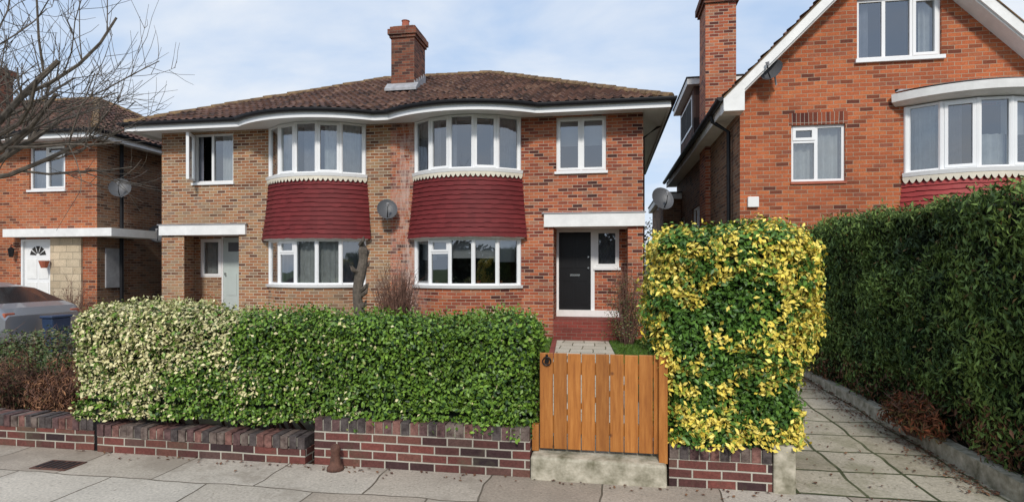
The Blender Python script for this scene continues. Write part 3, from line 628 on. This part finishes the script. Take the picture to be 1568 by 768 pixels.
gt=MB('wooden_gate'); x=-.565
while x<.405:
    w=.115; z1=1.03+random.uniform(-.003,.003); gt.box(x,x+w-.005,4.80,4.822,.225,z1,'wood'); x+=.1175
for z in (.35,.85): gt.box(-.56,.40,4.823,4.865,z,z+.1,'wood')
gt.hexa([(-.55,4.824,.45),(-.45,4.824,.45),(-.45,4.86,.45),(-.55,4.86,.45),(.30,4.824,.85),(.39,4.824,.85),(.39,4.86,.85),(.30,4.86,.85)],'wood')
gt.box(.412,.48,4.735,4.85,.17,1.05,'wood'); gt.box(-.632,-.575,4.80,4.87,.2,.42,'wood')
gt.build(bevel=.003)
lt=MB('gate_latch'); n=16; rg=[(-.505+.035*math.cos(2*pi*k/n),4.785,.965+.035*math.sin(2*pi*k/n)) for k in range(n+1)]
lt.tube(rg,.006,'black',6); lt.box(-.515,-.495,4.78,4.80,.99,1.02,'black'); lt.tube([(-.505,4.78,.965),(-.505,4.80,.965)],.02,'black',10); lt.build()

mb=MB('rusty_iron_bollard'); mb.tube([(-2.33,4.62,0),(-2.33,4.62,.03),(-2.33,4.62,.05),(-2.33,4.62,.15),(-2.33,4.62,.17),(-2.33,4.62,.21),(-2.33,4.62,.225)],[.075,.07,.05,.035,.045,.035,.01],'rust',12); mb.build(smooth=True)
mb=MB('manhole_cover'); mb.box(-4.98,-4.62,4.2,4.42,.001,.008,'rust')
for k in range(6): mb.box(-4.95+k*.055,-4.92+k*.055,4.23,4.39,.008,.012,'black')
mb.build()
mb=MB('black_post'); mb.tube([(-4.83,4.78,.3),(-4.83,4.78,.58),(-4.83,4.78,.6)],[.05,.05,.02],'black',8); mb.box(-4.88,-4.78,4.73,4.83,.0,.3,'black'); mb.build()

# ---------------------------------------------------------------- foliage
def leaves_obj(name,P,Nn,size,cols,aspect=.55,mat='leaf',axis=None,parent=None,spread=.75,fold=.25):
    n=len(P); P=np.asarray(P,float); Nn=np.asarray(Nn,float)
    nn=Nn+RNG.normal(size=(n,3))*spread; nn/=np.linalg.norm(nn,axis=1)[:,None]+1e-9
    r=RNG.normal(size=(n,3)) if axis is None else np.asarray(axis)+RNG.normal(size=(n,3))*.45
    t=r-nn*(r*nn).sum(1)[:,None]; t/=np.linalg.norm(t,axis=1)[:,None]+1e-9; b=np.cross(nn,t)
    s=(np.asarray(size)*RNG.uniform(.65,1.3,n))[:,None]
    v=np.empty((n,4,3)); v[:,0]=P-t*s*.5; v[:,2]=P+t*s*.5; m=P-t*s*.05
    v[:,1]=m+b*s*aspect*.5+nn*s*fold*.4; v[:,3]=m-b*s*aspect*.5+nn*s*fold*.4
    me=bpy.data.meshes.new(name); me.vertices.add(n*4); me.vertices.foreach_set('co',v.reshape(-1).astype(np.float32))
    base=np.arange(n)[:,None]*4; tri=np.concatenate([base+[0,1,2],base+[0,2,3]],1).reshape(-1)
    me.loops.add(n*6); me.loops.foreach_set('vertex_index',tri.astype(np.int32)); me.polygons.add(n*2)
    me.polygons.foreach_set('loop_start',np.arange(n*2,dtype=np.int32)*3); 
    me.update(calc_edges=True); me.validate()
    at=me.color_attributes.new('leafcol','FLOAT_COLOR','POINT'); c=np.ones((n,4,4)); c[:,:,:3]=np.asarray(cols)[:,None,:]; at.data.foreach_set('color',c.reshape(-1).astype(np.float32))
    me.materials.append(M[mat]); ob=bpy.data.objects.new(name,me); COL.objects.link(ob)
    if parent: ob.parent=parent
    return ob
def fn(p,s,o=0): return noise.noise(Vector((p[0]*s+o,p[1]*s+o*.7,p[2]*s-o)))
def disp(x,amp,ns,seed): return amp*(fn(x,ns,seed)+.5*fn(x,ns*2.7,seed+5)+.35*fn(x,ns*6,seed+9))
def rbox(lo,hi,r,n,amp,nscale,depth,faces=(1,1,1,1,1),seed=0,warp=None):
    lo=np.array(lo,float);hi=np.array(hi,float);sz=hi-lo
    A=np.array([sz[0]*sz[2]*faces[0],sz[1]*sz[2]*faces[1],sz[1]*sz[2]*faces[2],sz[0]*sz[1]*faces[3],sz[0]*sz[2]*faces[4]])
    k=RNG.choice(5,size=n,p=A/A.sum()); U=RNG.random((n,3)); p=lo+U*sz
    p[k==0,1]=lo[1];p[k==1,0]=lo[0];p[k==2,0]=hi[0];p[k==3,2]=hi[2];p[k==4,1]=hi[1]
    q=np.clip(p,lo+r,hi-r); q[:,2]=np.clip(p[:,2],lo[2]-1,hi[2]-r); nv=p-q; nv/=np.linalg.norm(nv,axis=1)[:,None]+1e-9; p=q+nv*r
    d=np.array([disp(x,amp,nscale,seed) for x in p])
    dep=-np.abs(RNG.normal(size=n))*depth+RNG.random(n)**6*depth*1.2
    p=p+nv*(d+dep)[:,None]
    if warp: p=np.array([warp(x) for x in p])
    return p,nv,dep,d
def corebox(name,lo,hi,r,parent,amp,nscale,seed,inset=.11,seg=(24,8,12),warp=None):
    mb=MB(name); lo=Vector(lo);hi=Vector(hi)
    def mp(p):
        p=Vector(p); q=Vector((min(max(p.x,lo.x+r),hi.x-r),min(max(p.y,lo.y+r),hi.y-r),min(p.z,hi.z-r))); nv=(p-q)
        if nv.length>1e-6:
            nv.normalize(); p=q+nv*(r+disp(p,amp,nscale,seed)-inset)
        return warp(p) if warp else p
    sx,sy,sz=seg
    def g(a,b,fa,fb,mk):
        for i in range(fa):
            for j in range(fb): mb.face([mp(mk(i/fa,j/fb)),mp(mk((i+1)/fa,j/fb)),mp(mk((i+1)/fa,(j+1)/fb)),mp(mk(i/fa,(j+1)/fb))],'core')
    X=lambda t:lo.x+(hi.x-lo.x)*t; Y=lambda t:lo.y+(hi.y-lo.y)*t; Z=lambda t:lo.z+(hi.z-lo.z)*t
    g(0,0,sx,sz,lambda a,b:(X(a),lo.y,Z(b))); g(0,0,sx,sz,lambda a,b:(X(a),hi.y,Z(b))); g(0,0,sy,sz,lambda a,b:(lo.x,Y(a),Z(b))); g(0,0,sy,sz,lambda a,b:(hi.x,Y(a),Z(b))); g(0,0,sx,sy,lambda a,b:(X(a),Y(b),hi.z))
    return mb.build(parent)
def front_hedge():
    par=empty('privet_hedge'); lo,hi=(-5.15,4.78,.34),(-.60,5.60,1.28)
    def warp(x):
        k=max(0,min(1,(-3.2-x[0])/1.2)); return (x[0],x[1]-.05*k,x[2]+.08*k*(x[2]-.4))
    n=54000; P,Nv,dep,d=rbox(lo,hi,.14,n,.085,1.6,.055,(1.6,1.0,1.2,.9,.15),1,warp)
    low=(P[:,2]<.5); P[low,2]-=.10*np.maximum(0,np.array([fn(x,2.2,50) for x in P[low]]))
    var=np.array([fn(x,1.3,20)+.5*fn(x,4,22)+.5*fn(x,9,23) for x in P])
    creamy=((-3.55-P[:,0])*1.1+(P[:,2]-.85)*1.6+var*2.4)
    rnd=RNG.random(n)
    isC=(RNG.random(n)<1/(1+np.exp(-creamy*3.2))*.76)|(RNG.random(n)<.012+.06*(P[:,0]<-2.2))
    g1=np.array((.055,.125,.014)); g2=np.array((.17,.285,.034)); g3=np.array((.022,.055,.011))
    col=g1+(g2-g1)*rnd[:,None]**1.3; col[rnd<.18]=g3
    cr=np.array((.54,.49,.21))+(np.array((.68,.63,.36))-np.array((.54,.50,.21)))*rnd[:,None]; cr[rnd<.25]=(.26,.29,.09)
    col[isC]=cr[isC]
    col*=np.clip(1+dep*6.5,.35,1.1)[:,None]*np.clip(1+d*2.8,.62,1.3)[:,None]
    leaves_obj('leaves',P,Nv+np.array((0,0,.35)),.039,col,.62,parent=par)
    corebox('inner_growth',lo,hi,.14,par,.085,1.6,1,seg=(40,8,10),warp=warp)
    k=900; sp=np.stack([RNG.uniform(-5.1,-.65,k),RNG.uniform(4.85,5.55,k),np.full(k,1.31)],1); sp[:,2]+=np.array([disp(x,.085,1.6,1) for x in sp])+RNG.random(k)**3*.07+.05*(sp[:,0]<-4)
    leaves_obj('young_shoots',sp,RNG.normal(size=(k,3)),.04,np.where((sp[:,0]<-3.6)[:,None],np.array((.45,.45,.2)),np.array((.13,.22,.03))),.5,parent=par,axis=np.tile((0,0,1.),(k,1)))
    st=MB('stems')
    for k in range(60):
        x=random.uniform(-5,-.8); st.tube([(x,5.1+random.uniform(-.1,.2),.1),(x+random.uniform(-.15,.15),5.0,.35),(x+random.uniform(-.3,.3),4.88,.55)],[.016,.012,.006],'twig',5)
    st.build(par)
front_hedge()
def euonymus():
    par=empty('variegated_euonymus_bush'); lo,hi=(.36,4.72,.33),(1.63,5.85,2.08)
    def warp(x):
        z=x[2]; k=1-.16*max(0,min(1,(1.25-z)/.55)); return (1.03+(x[0]-1.03)*k+.02,x[1],z)
    n=46000; P,Nv,dep,d=rbox(lo,hi,.26,n,.11,2.0,.07,(1.5,1.2,1.2,1,.2),4,warp)
    v=np.array([.75*fn(x,2.1,31)+.9*fn(x,5.5,33)+.8*fn(x,12,35)+.4*fn(x,24,37) for x in P]); rnd=RNG.random(n)
    bias=np.maximum(0,P[:,0]-1.05)*1.1+(P[:,2]>1.8)*.2+np.maximum(0,.85-P[:,2])*.9-.40+.3*(P[:,0]<.52)
    isY=(v*2.0+bias+RNG.normal(size=n)*.24)>0.08
    g1=np.array((.033,.09,.014)); g2=np.array((.11,.22,.03)); col=g1+(g2-g1)*rnd[:,None]
    y=np.array((.66,.48,.03))+(np.array((.80,.66,.15))-np.array((.66,.48,.03)))*rnd[:,None]; y[rnd<.26]=(.29,.34,.045)
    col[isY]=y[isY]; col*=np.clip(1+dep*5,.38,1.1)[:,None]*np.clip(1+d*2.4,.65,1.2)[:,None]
    P[isY]+=Nv[isY]*.02
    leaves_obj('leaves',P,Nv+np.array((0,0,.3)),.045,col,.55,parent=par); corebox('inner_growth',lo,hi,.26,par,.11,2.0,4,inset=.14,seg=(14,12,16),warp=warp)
    st=MB('stems')
    for k in range(14):
        x=random.uniform(.6,1.4); st.tube([(x,5.3,.08),(x+random.uniform(-.1,.1),5.2,.5)],[.02,.015],'twig',6)
    st.build(par)
euonymus()
def conifer():
    par=empty('conifer_hedge'); lo,hi=(3.10,3.9,.18),(4.5,10.2,2.41)
    n=64000; P,Nv,dep,d=rbox(lo,hi,.12,n,.13,1.7,.08,(.6,2.0,.05,.8,.2),7)
    keep=~((P[:,1]<4.3)&(P[:,0]>3.6)); P,Nv,dep,d=P[keep],Nv[keep],dep[keep],d[keep]; n=len(P)
    rnd=RNG.random(n); v=np.array([fn(x,2.2,41)+.6*fn(x,7,43) for x in P])
    g1=np.array((.03,.065,.014)); g2=np.array((.16,.235,.05)); col=g1+(g2-g1)*np.clip(rnd*.75+v*.9+.12,0,1)[:,None]
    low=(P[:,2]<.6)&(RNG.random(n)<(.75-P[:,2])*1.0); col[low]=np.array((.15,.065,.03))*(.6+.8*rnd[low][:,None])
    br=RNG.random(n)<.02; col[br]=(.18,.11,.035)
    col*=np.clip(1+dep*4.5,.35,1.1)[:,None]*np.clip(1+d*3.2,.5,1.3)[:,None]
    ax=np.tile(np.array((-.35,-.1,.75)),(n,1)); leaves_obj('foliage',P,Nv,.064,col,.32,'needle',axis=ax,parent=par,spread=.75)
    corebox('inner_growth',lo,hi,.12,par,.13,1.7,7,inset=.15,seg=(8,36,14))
conifer()
def clump(name,c,r,n,size,cols,mat='leaf',aspect=.5,twigs=40,up=.4,hollow=.35,axis=None,twigmat='twig',zbase=.1,tr=.006):
    par=empty(name); D=RNG.normal(size=(n,3)); D/=np.linalg.norm(D,axis=1)[:,None]; D[:,2]=np.abs(D[:,2])*1.0-.12
    rad=hollow+(1-hollow)*RNG.random(n)**.6; f=np.array([1+.45*fn(x*1.5,1.3,c[0]) for x in D]); P=np.array(c)+D*np.array(r)*(rad*f)[:,None]
    P=P[P[:,2]>zbase]; n=len(P); D=D[:n]
    cc=np.array(cols)[RNG.integers(0,len(cols),n)]*RNG.uniform(.6,1.25,(n,1))
    if n: leaves_obj('leaves',P,D+np.array((0,0,up)),size,cc,aspect,mat,parent=par,axis=None if axis is None else np.tile(np.array(axis),(n,1)))
    st=MB('twigs')
    for k in range(twigs):
        a=random.uniform(0,2*pi); q=random.uniform(.2,1.0); e=Vector((c[0]+r[0]*q*math.cos(a),c[1]+r[1]*q*math.sin(a),c[2]+r[2]*random.uniform(.5,1.05)*math.sqrt(max(.1,1-q*q*.7))))
        b=Vector((c[0]+r[0]*.25*q*math.cos(a),c[1]+r[1]*.25*q*math.sin(a),zbase)); m=b.lerp(e,.5)+Vector((random.uniform(-.06,.06),random.uniform(-.06,.06),.08))
        st.tube([b,m,e],[tr*1.5,tr,tr*.4],twigmat,4)
        for t in range(3):
            s=m.lerp(e,random.random()); st.tube([s,s+Vector((random.uniform(-.15,.15),random.uniform(-.15,.15),random.uniform(.05,.2)))*max(r)],[tr*.6,tr*.25],twigmat,3)
    st.build(par); return par
DG=[(.04,.07,.02),(.08,.12,.025),(.12,.11,.04)]; BR=[(.20,.09,.05),(.28,.14,.07),(.14,.065,.04)]
clump('green_shrub',(-7.1,6.1,.35),(1.0,.7,.66),9000,.045,[(.06,.10,.03),(.11,.16,.04),(.16,.15,.07)],twigs=60)
clump('green_shrub.001',(-8.6,6.2,.3),(1.0,.7,.60),7000,.045,DG,twigs=40)
clump('twiggy_shrub.001',(-6.3,6.6,.3),(.8,.5,1.05),500,.04,BR,'dry',.4,110,tr=.005)
clump('brown_shrub',(-5.75,5.35,.25),(.55,.4,.55),3500,.06,BR,'dry',.2,90,axis=(0,0,1))
clump('brown_shrub.001',(-6.6,5.4,.25),(.6,.4,.5),3500,.06,BR+[(.07,.09,.03)],'dry',.2,70,axis=(0,0,1))
clump('brown_shrub.002',(-7.8,5.4,.3),(.7,.4,.5),3500,.06,BR+[(.07,.09,.03)],'dry',.3,50)
clump('twiggy_shrub',(-4.45,11.6,.3),(.55,.4,1.7),900,.04,BR,'dry',.4,170,tr=.007)
clump('evergreen_shrub',(.42,12.3,.4),(.5,.4,1.45),1800,.045,[(.06,.10,.025),(.12,.13,.04),(.18,.09,.035)],twigs=80)
clump('evergreen_shrub.001',(1.0,11.3,.3),(.35,.4,1.3),1500,.045,DG,twigs=40)
clump('dry_fern',(2.98,6.2,.2),(.18,.55,.34),1300,.07,[(.26,.075,.03),(.19,.07,.03),(.13,.09,.03)],'dry',.25,20,zbase=.1)
clump('climbing_twigs',(-13.9,12.9,.2),(.9,.4,1.3),400,.05,BR,'dry',.4,60)
n=1500; x=RNG.uniform(1.45,2.98,n); x[:1250]=2.98-np.abs(RNG.normal(size=1250))*.14; y=RNG.uniform(4.9,11,n); z=.003+(y-4.72)*.0188+.012
P=np.stack([x,y,z],1); n2=160; P2=np.stack([RNG.uniform(-5,3,n2),4.70-np.abs(RNG.normal(size=n2))*.10,np.full(n2,.01)],1); P=np.concatenate([P,P2])
leaves_obj('fallen_leaves',P,np.tile((0,0,1.),(len(P),1)),.035,np.array(BR)[RNG.integers(0,3,len(P))]*.7,.6,'dry',spread=.25)
n=26000; P=np.stack([RNG.uniform(-4.5,1.25,n),RNG.uniform(8.5,13.1,n),np.full(n,.14)],1); xl=-.62-(P[:,1]-4.9)*.0633; xr=.5-(P[:,1]-4.9)*.0608
P=P[(P[:,0]<xl-.1)|(P[:,0]>xr+.02)]; c=np.array((.06,.13,.02))+np.array((.06,.07,.01))*RNG.random((len(P),1))
leaves_obj('grass',P,RNG.normal(size=P.shape)*np.array((1,1,.1)),.09,c,.12,axis=np.tile((0,0,1.),(len(P),1)),spread=.1)
n=1500; P=np.stack([RNG.uniform(1.31,1.5,n),RNG.uniform(4.95,9,n),np.zeros(n)],1); P[:,2]=.02+(P[:,1]-4.72)*.0188
leaves_obj('drive_edge_weeds',P,RNG.normal(size=P.shape)*np.array((1,1,.4)),.05,np.array((.06,.10,.025))*RNG.uniform(.6,1.4,(n,1)),.3,axis=np.tile((0,0,1.),(n,1)),spread=.3)

# ---------------------------------------------------------------- bare trees
def grow(mb,p,d,r,L,lev,maxlev,up=.12,mat='bark'):
    n=4 if lev<3 else 3; pts=[p.copy()]; rd=[r]; dd=d.copy()
    for i in range(n):
        dd=(dd+Vector((random.gauss(0,.13),random.gauss(0,.13),random.gauss(0,.10)+up*(.5 if lev<2 else 1)))).normalized(); p=p+dd*(L/n); pts.append(p.copy()); rd.append(r*(1-.45*(i+1)/n))
    mb.tube(pts,rd,mat,7 if lev<2 else (5 if lev<3 else 3))
    if lev>=maxlev: return
    k=random.randint(4,6) if lev<maxlev-1 else random.randint(3,5)
    for j in range(k):
        t=random.uniform(.25,1.0); idx=min(n-1,int(t*n)); s=pts[idx].lerp(pts[idx+1],t*n-idx)
        a=Vector((random.gauss(0,1),random.gauss(0,1),random.gauss(0,1))); a=(a-dd*a.dot(dd)).normalized()
        nd=(dd*random.uniform(.5,1.0)+a*random.uniform(.5,.95)).normalized()
        grow(mb,s,nd,max(.003,rd[idx]*random.uniform(.38,.62)),L*random.uniform(.45,.75),lev+1,maxlev,up,mat)
def street_tree():
    mb=MB('bare_street_tree'); random.seed(21)
    mb.tube([(-6.25,4.1,-.02),(-6.22,4.1,.3),(-6.2,4.12,1.4),(-6.15,4.15,2.5)],[.15,.12,.105,.10],'bark',10)
    for d,r,L in (((.75,.15,.75),.040,1.7),((.45,.2,1.0),.045,1.9),((.9,.1,.35),.032,1.6),((.85,.1,.55),.032,1.7),((-.4,.3,1),.05,1.6),((.1,-.6,1),.045,1.5),((-.8,-.1,.8),.045,1.5),((.3,.9,.7),.04,1.4),((.65,-.25,.9),.032,1.6),((.9,.3,.2),.028,1.5)):
        grow(mb,Vector((-6.15,4.15,2.45)),Vector(d).normalized(),r,L,1,4)
    mb.build()
street_tree(); random.seed(5)
def pollard():
    mb=MB('pollarded_tree_stump'); p=[];r=[]
    for i in range(14):
        t=i/13; p.append((-5.0+.05*math.sin(t*9),11.0+.04*math.cos(t*7),.08+2.2*t)); r.append(.105-.02*t+.03*random.random()*(1 if i%3==0 else .3))
    r[-1]=.03; mb.tube(p,r,'bark',10)
    for k in range(12):
        z=random.uniform(.9,2.25); a=random.uniform(0,2*pi); mb.tube([(-5,11,z),(-5+.16*math.cos(a),11+.16*math.sin(a),z+.08),(-5+.2*math.cos(a),11+.2*math.sin(a),z+.16)],[.05,.04,.01],'bark',6)
    mb.build()
pollard()

# ---------------------------------------------------------------- parked car (rear towards the right)
M['carglass']=pm('car_glass',(.02,.022,.025),.08,.1,1,spec=.8)
def car():
    par=empty('parked_car'); mb=MB('body')
    xe=-11.0; y=9.6; zg=.108
    prof=[(0,.38,.72,.74,.76),(.12,.28,.86,.88,.82),(.40,.24,.92,.96,.85),(1.05,.22,.93,1.26,.86),(1.7,.22,.93,1.37,.87),(2.4,.22,.92,1.37,.87),(3.0,.22,.91,1.18,.87),(3.4,.22,.90,.92,.86),(3.9,.24,.82,.83,.84),(4.25,.28,.70,.71,.76),(4.4,.35,.55,.56,.66)]
    def ring(s):
        x,zl,zs,zr,hw=s; k=(zr-zs); ri=hw-.24*min(1,k/.45) if k>.05 else hw-.08
        return [(xe-x,y+a,zg+z) for a,z in ((-hw*.9,zl),(-hw,zl+.15),(-hw,zs-.06),(-hw+.05,zs),(-ri,zr-.04*min(1,k*4)),(-ri*.55,zr),(ri*.55,zr),(ri,zr-.04*min(1,k*4)),(hw-.05,zs),(hw,zs-.06),(hw,zl+.15),(hw*.9,zl))]
    R=[ring(s) for s in prof]
    for i in range(len(R)-1):
        for k in range(11):
            glass=(k in(3,7) and 2<=i<=6) or (k in(4,5,6) and i in (2,5,6))
            mb.face([R[i][k],R[i+1][k],R[i+1][k+1],R[i][k+1]],'carglass' if glass else 'car')
    mb.face(R[0],'car'); mb.face(R[-1],'car'); mb.build(par,smooth=False,bevel=0,weld=True)
    w=MB('wheels')
    for wx in (.85,3.55):
        for sy in (-1,1):
            yy=y+sy*.80; w.tube([(xe-wx,yy-.1,zg+.31),(xe-wx,yy+.1,zg+.31)],.31,'black',24); w.tube([(xe-wx,yy-.105,zg+.31),(xe-wx,yy+.105,zg+.31)],.19,'brass',12)
    w.build(par)
    l=MB('lamps_and_mirrors')
    for sy in (-1,1):
        l.box(xe-4.32,xe-4.12,y+sy*.58-.12,y+sy*.58+.12,zg+.58,zg+.68,'steel'); l.box(xe-3.15,xe-2.98,y+sy*.97-.09,y+sy*.97+.09,zg+.93,zg+1.05,'car'); l.box(xe-.12,xe-.02,y+sy*.66-.1,y+sy*.66+.1,zg+.66,zg+.8,'terracotta')
        for px_ in (1.55,2.25): l.box(xe-px_-.05,xe-px_,y+sy*.80-.03,y+sy*.80+.03,zg+.93,zg+1.2,'car')
    l.build(par,bevel=.02)
car()
rb=MB('recycling_box'); rb.hexa([(-10.73,9.35,.11),(-10.53,9.35,.11),(-10.53,9.65,.11),(-10.73,9.65,.11),(-10.75,9.3,.78),(-10.50,9.3,.78),(-10.50,9.7,.78),(-10.75,9.7,.78)],'blue'); rb.box(-10.77,-10.48,9.27,9.73,.782,.83,'blue'); rb.build(bevel=.02)

# ---------------------------------------------------------------- background
fb=MB('rear_garden_fence')
for i in range(90): fb.box(-30+i*.5,-30+i*.5+.48,34,34.03,.1,1.9,'bark')
fb.build()
def tree_mass(name,xs,y,h,n,cols,size=.35,pw=.4,rx=(2.2,4)):
    P=[]
    for x in xs:
        hh=h*random.uniform(.7,1.2); w=random.uniform(*rx); k=n//len(xs)
        d=RNG.normal(size=(k,3)); d/=np.linalg.norm(d,axis=1)[:,None]; rr=RNG.random(k)**pw
        p=np.array((x,y+random.uniform(-3,3),hh*.55))+d*np.array((w,w,hh*.5))*rr[:,None]; P.append(p)
    P=np.concatenate(P); c=np.array(cols)[RNG.integers(0,len(cols),len(P))]*RNG.uniform(.5,1.3,(len(P),1))
    return leaves_obj(name,P,RNG.normal(size=P.shape),size,c,.6,'dry')
tree_mass('distant_trees',[-40,-30,-20,-10,-2,6,14,22,35],60,8,12000,[(.05,.06,.03),(.08,.07,.04),(.06,.05,.04)])
tree_mass('distant_trees.001',[-30,-24,-19,-14,-9,-5,-1,4,9,14,20,26],-26,4.6,26000,[(.03,.04,.02),(.05,.05,.03),(.04,.035,.025)],.5,.5,(3,4.5))

# ---------------------------------------------------------------- sky, sun
W=bpy.data.worlds.new('World'); SC.world=W; W.use_nodes=True; nt=W.node_tree; nt.nodes.clear()
el,az=math.radians(38),math.radians(188)
sky=N(nt,'ShaderNodeTexSky',sky_type='NISHITA'); sky.sun_disc=False; sky.sun_elevation=el; sky.sun_rotation=math.radians(172); sky.air_density=1.0; sky.dust_density=1.0; sky.ozone_density=1.5
tc=N(nt,'ShaderNodeTexCoord'); sp=N(nt,'ShaderNodeSeparateXYZ'); nt.links.new(tc.outputs['Generated'],sp.inputs[0])
zz=math_(nt,'ADD',math_(nt,'MAXIMUM',sp.outputs[2],0.0),.25)
cb=N(nt,'ShaderNodeCombineXYZ'); nt.links.new(math_(nt,'DIVIDE',sp.outputs[0],zz),cb.inputs[0]); nt.links.new(math_(nt,'MULTIPLY',math_(nt,'DIVIDE',sp.outputs[1],zz),1.5),cb.inputs[1])
cn=N(nt,'ShaderNodeTexNoise'); cn.inputs['Scale'].default_value=1.5; cn.inputs['Detail'].default_value=8; cn.inputs['Roughness'].default_value=.52; cn.inputs['Distortion'].default_value=.25; nt.links.new(cb.outputs[0],cn.inputs['Vector'])
cr=ramp(nt,[(.40,(0,)*3),(.68,(.88,)*3)]); nt.links.new(cn.outputs['Fac'],cr.inputs[0])
hz=math_(nt,'SUBTRACT',1.0,math_(nt,'MULTIPLY',math_(nt,'MAXIMUM',sp.outputs[2],0.0),2.0),True)
c0=mixc(nt,.78,sky.outputs[0],(4.2,5.7,8.1))
c0=mixc(nt,math_(nt,'MULTIPLY',hz,.6),c0,(6.3,7.1,8.0))
c=mixc(nt,cr.outputs[0],c0,(7.4,7.7,8.1))
bg=N(nt,'ShaderNodeBackground'); bg.inputs[1].default_value=.12; nt.links.new(c,bg.inputs[0]); o=N(nt,'ShaderNodeOutputWorld'); nt.links.new(bg.outputs[0],o.inputs[0])
sl=bpy.data.lights.new('sun','SUN'); sl.energy=2.8; sl.angle=math.radians(8); sl.color=(1,.95,.88); so=bpy.data.objects.new('sun',sl); COL.objects.link(so)
sv=Vector((math.sin(math.radians(172))*math.cos(el),math.cos(math.radians(172))*math.cos(el),math.sin(el)))
so.rotation_euler=(-sv).to_track_quat('-Z','Y').to_euler(); so.location=sv*50
SC.view_settings.view_transform='Standard'; SC.view_settings.look='None'; SC.view_settings.exposure=0

# ---------------------------------------------------------------- camera
cd=bpy.data.cameras.new('camera'); cd.sensor_width=36; cd.lens=20.0; cd.clip_end=1500; cd.shift_y=26/1568
co=bpy.data.objects.new('camera',cd); COL.objects.link(co); co.location=(0,0,1.75); co.rotation_euler=(math.radians(90),0,math.radians(9.52)); SC.camera=co
